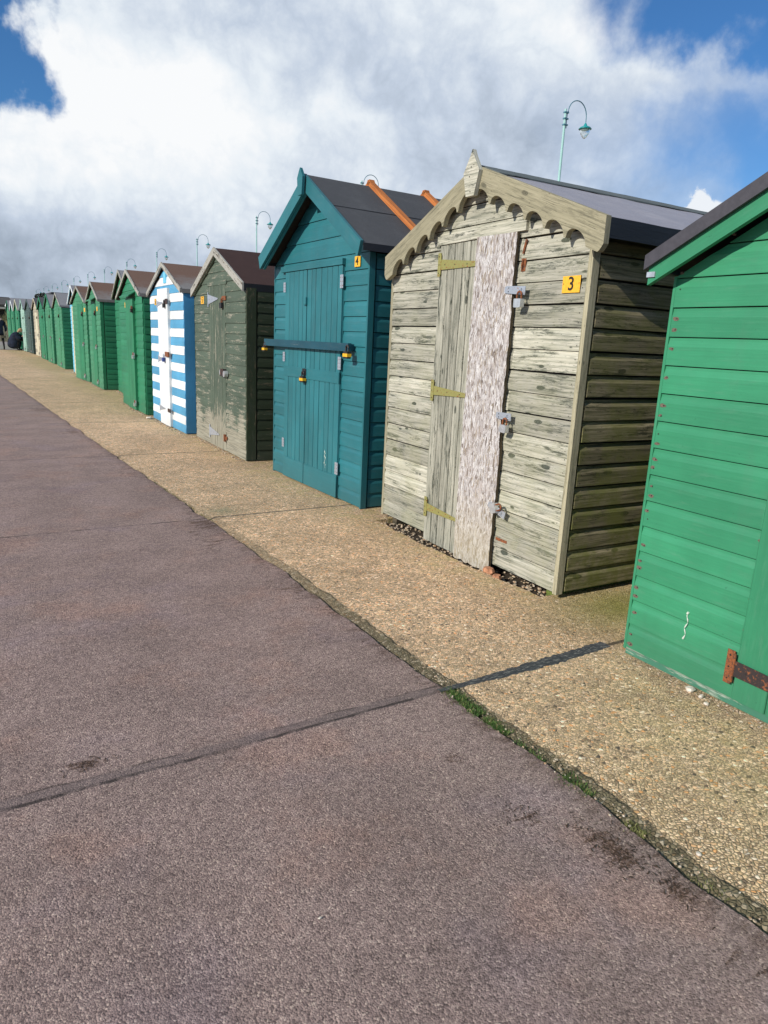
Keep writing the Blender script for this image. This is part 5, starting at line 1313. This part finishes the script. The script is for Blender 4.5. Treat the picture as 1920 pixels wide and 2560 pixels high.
# brightness
gl = nt.m('EXPONENT', nt.m('MULTIPLY', nt.m('POWER', ell(az, el, 14, 14.5, 13, 6.5), 2), -1))
gl2 = nt.m('EXPONENT', nt.m('MULTIPLY', nt.m('POWER', ell(az, el, 43, 22, 11, 3.6), 2), -1))
br = nt.m('ADD', nt.m('ADD', .63, nt.m('MULTIPLY', gl, .44)), nt.m('MULTIPLY', gl2, .28))
br = nt.m('ADD', br, nt.m('MULTIPLY', nt.m('SUBTRACT', soft, .5), .8))
br = nt.m('ADD', br, nt.m('MULTIPLY', nt.m('SUBTRACT', n1, .5), .42))
low = nt.mapr(el, 11, 6.0)
n4 = nt.noise(nt.vm('ADD', d, (3, 8, 2)), 13, 8, .6, .2)
br = nt.m('ADD', br, nt.m('MULTIPLY', nt.m('SUBTRACT', nt.m('ABSOLUTE', nt.m('SUBTRACT', n4, .5)), .07), .9))
br = nt.m('SUBTRACT', br, nt.m('MULTIPLY', nt.m('MULTIPLY', low, nt.mapr(az, 45, 20)), .15))
ccol = nt.ramp(br, [(.20, (.25, .30, .37)), (.40, (.39, .46, .56)), (.60, (.56, .64, .76)), (.82, (.80, .86, .92)), (1, (.95, .965, .98))])
ccol = nt.mix(cu, ccol, (.85, .89, .94))
cov = nt.m('MAXIMUM', cov, cu)
bg2 = nt.node('ShaderNodeBackground'); nt.put(bg2.inputs['Color'], ccol); bg2.inputs['Strength'].default_value = 1.0
mx = nt.node('ShaderNodeMixShader'); nt.put(mx.inputs[0], cov); nt.l.new(bg.outputs[0], mx.inputs[1]); nt.l.new(bg2.outputs[0], mx.inputs[2]); nt.l.new(mx.outputs[0], out.inputs['Surface'])

# ------------------------------------------------------------------ camera
cd = bpy.data.cameras.new('camera'); co = bpy.data.objects.new('camera', cd); COL.objects.link(co)
f_ = 1733.; vv = Vector((-335, 7053., f_)).normalized(); r_ = Vector((-1100, -478., f_)); r_ = (r_ - vv * r_.dot(vv)).normalized()
zx = -vv; xx = r_.cross(zx)
Rm = Matrix((xx, r_, zx))     # world = Rm @ image-space (x right, y down, z forward)
cm = Matrix((Rm.col[0], -Rm.col[1], -Rm.col[2])).transposed()
co.matrix_world = Matrix.Translation((0, 0, 1.3)) @ cm.to_4x4()
cd.sensor_fit = 'VERTICAL'; cd.sensor_height = 24; cd.lens = f_ / 2560 * 24; cd.clip_start = .05; cd.clip_end = 2000
sc.camera = co
sc.view_settings.view_transform = 'Standard'; sc.view_settings.look = 'None'; sc.view_settings.exposure = 0; sc.view_settings.gamma = 1
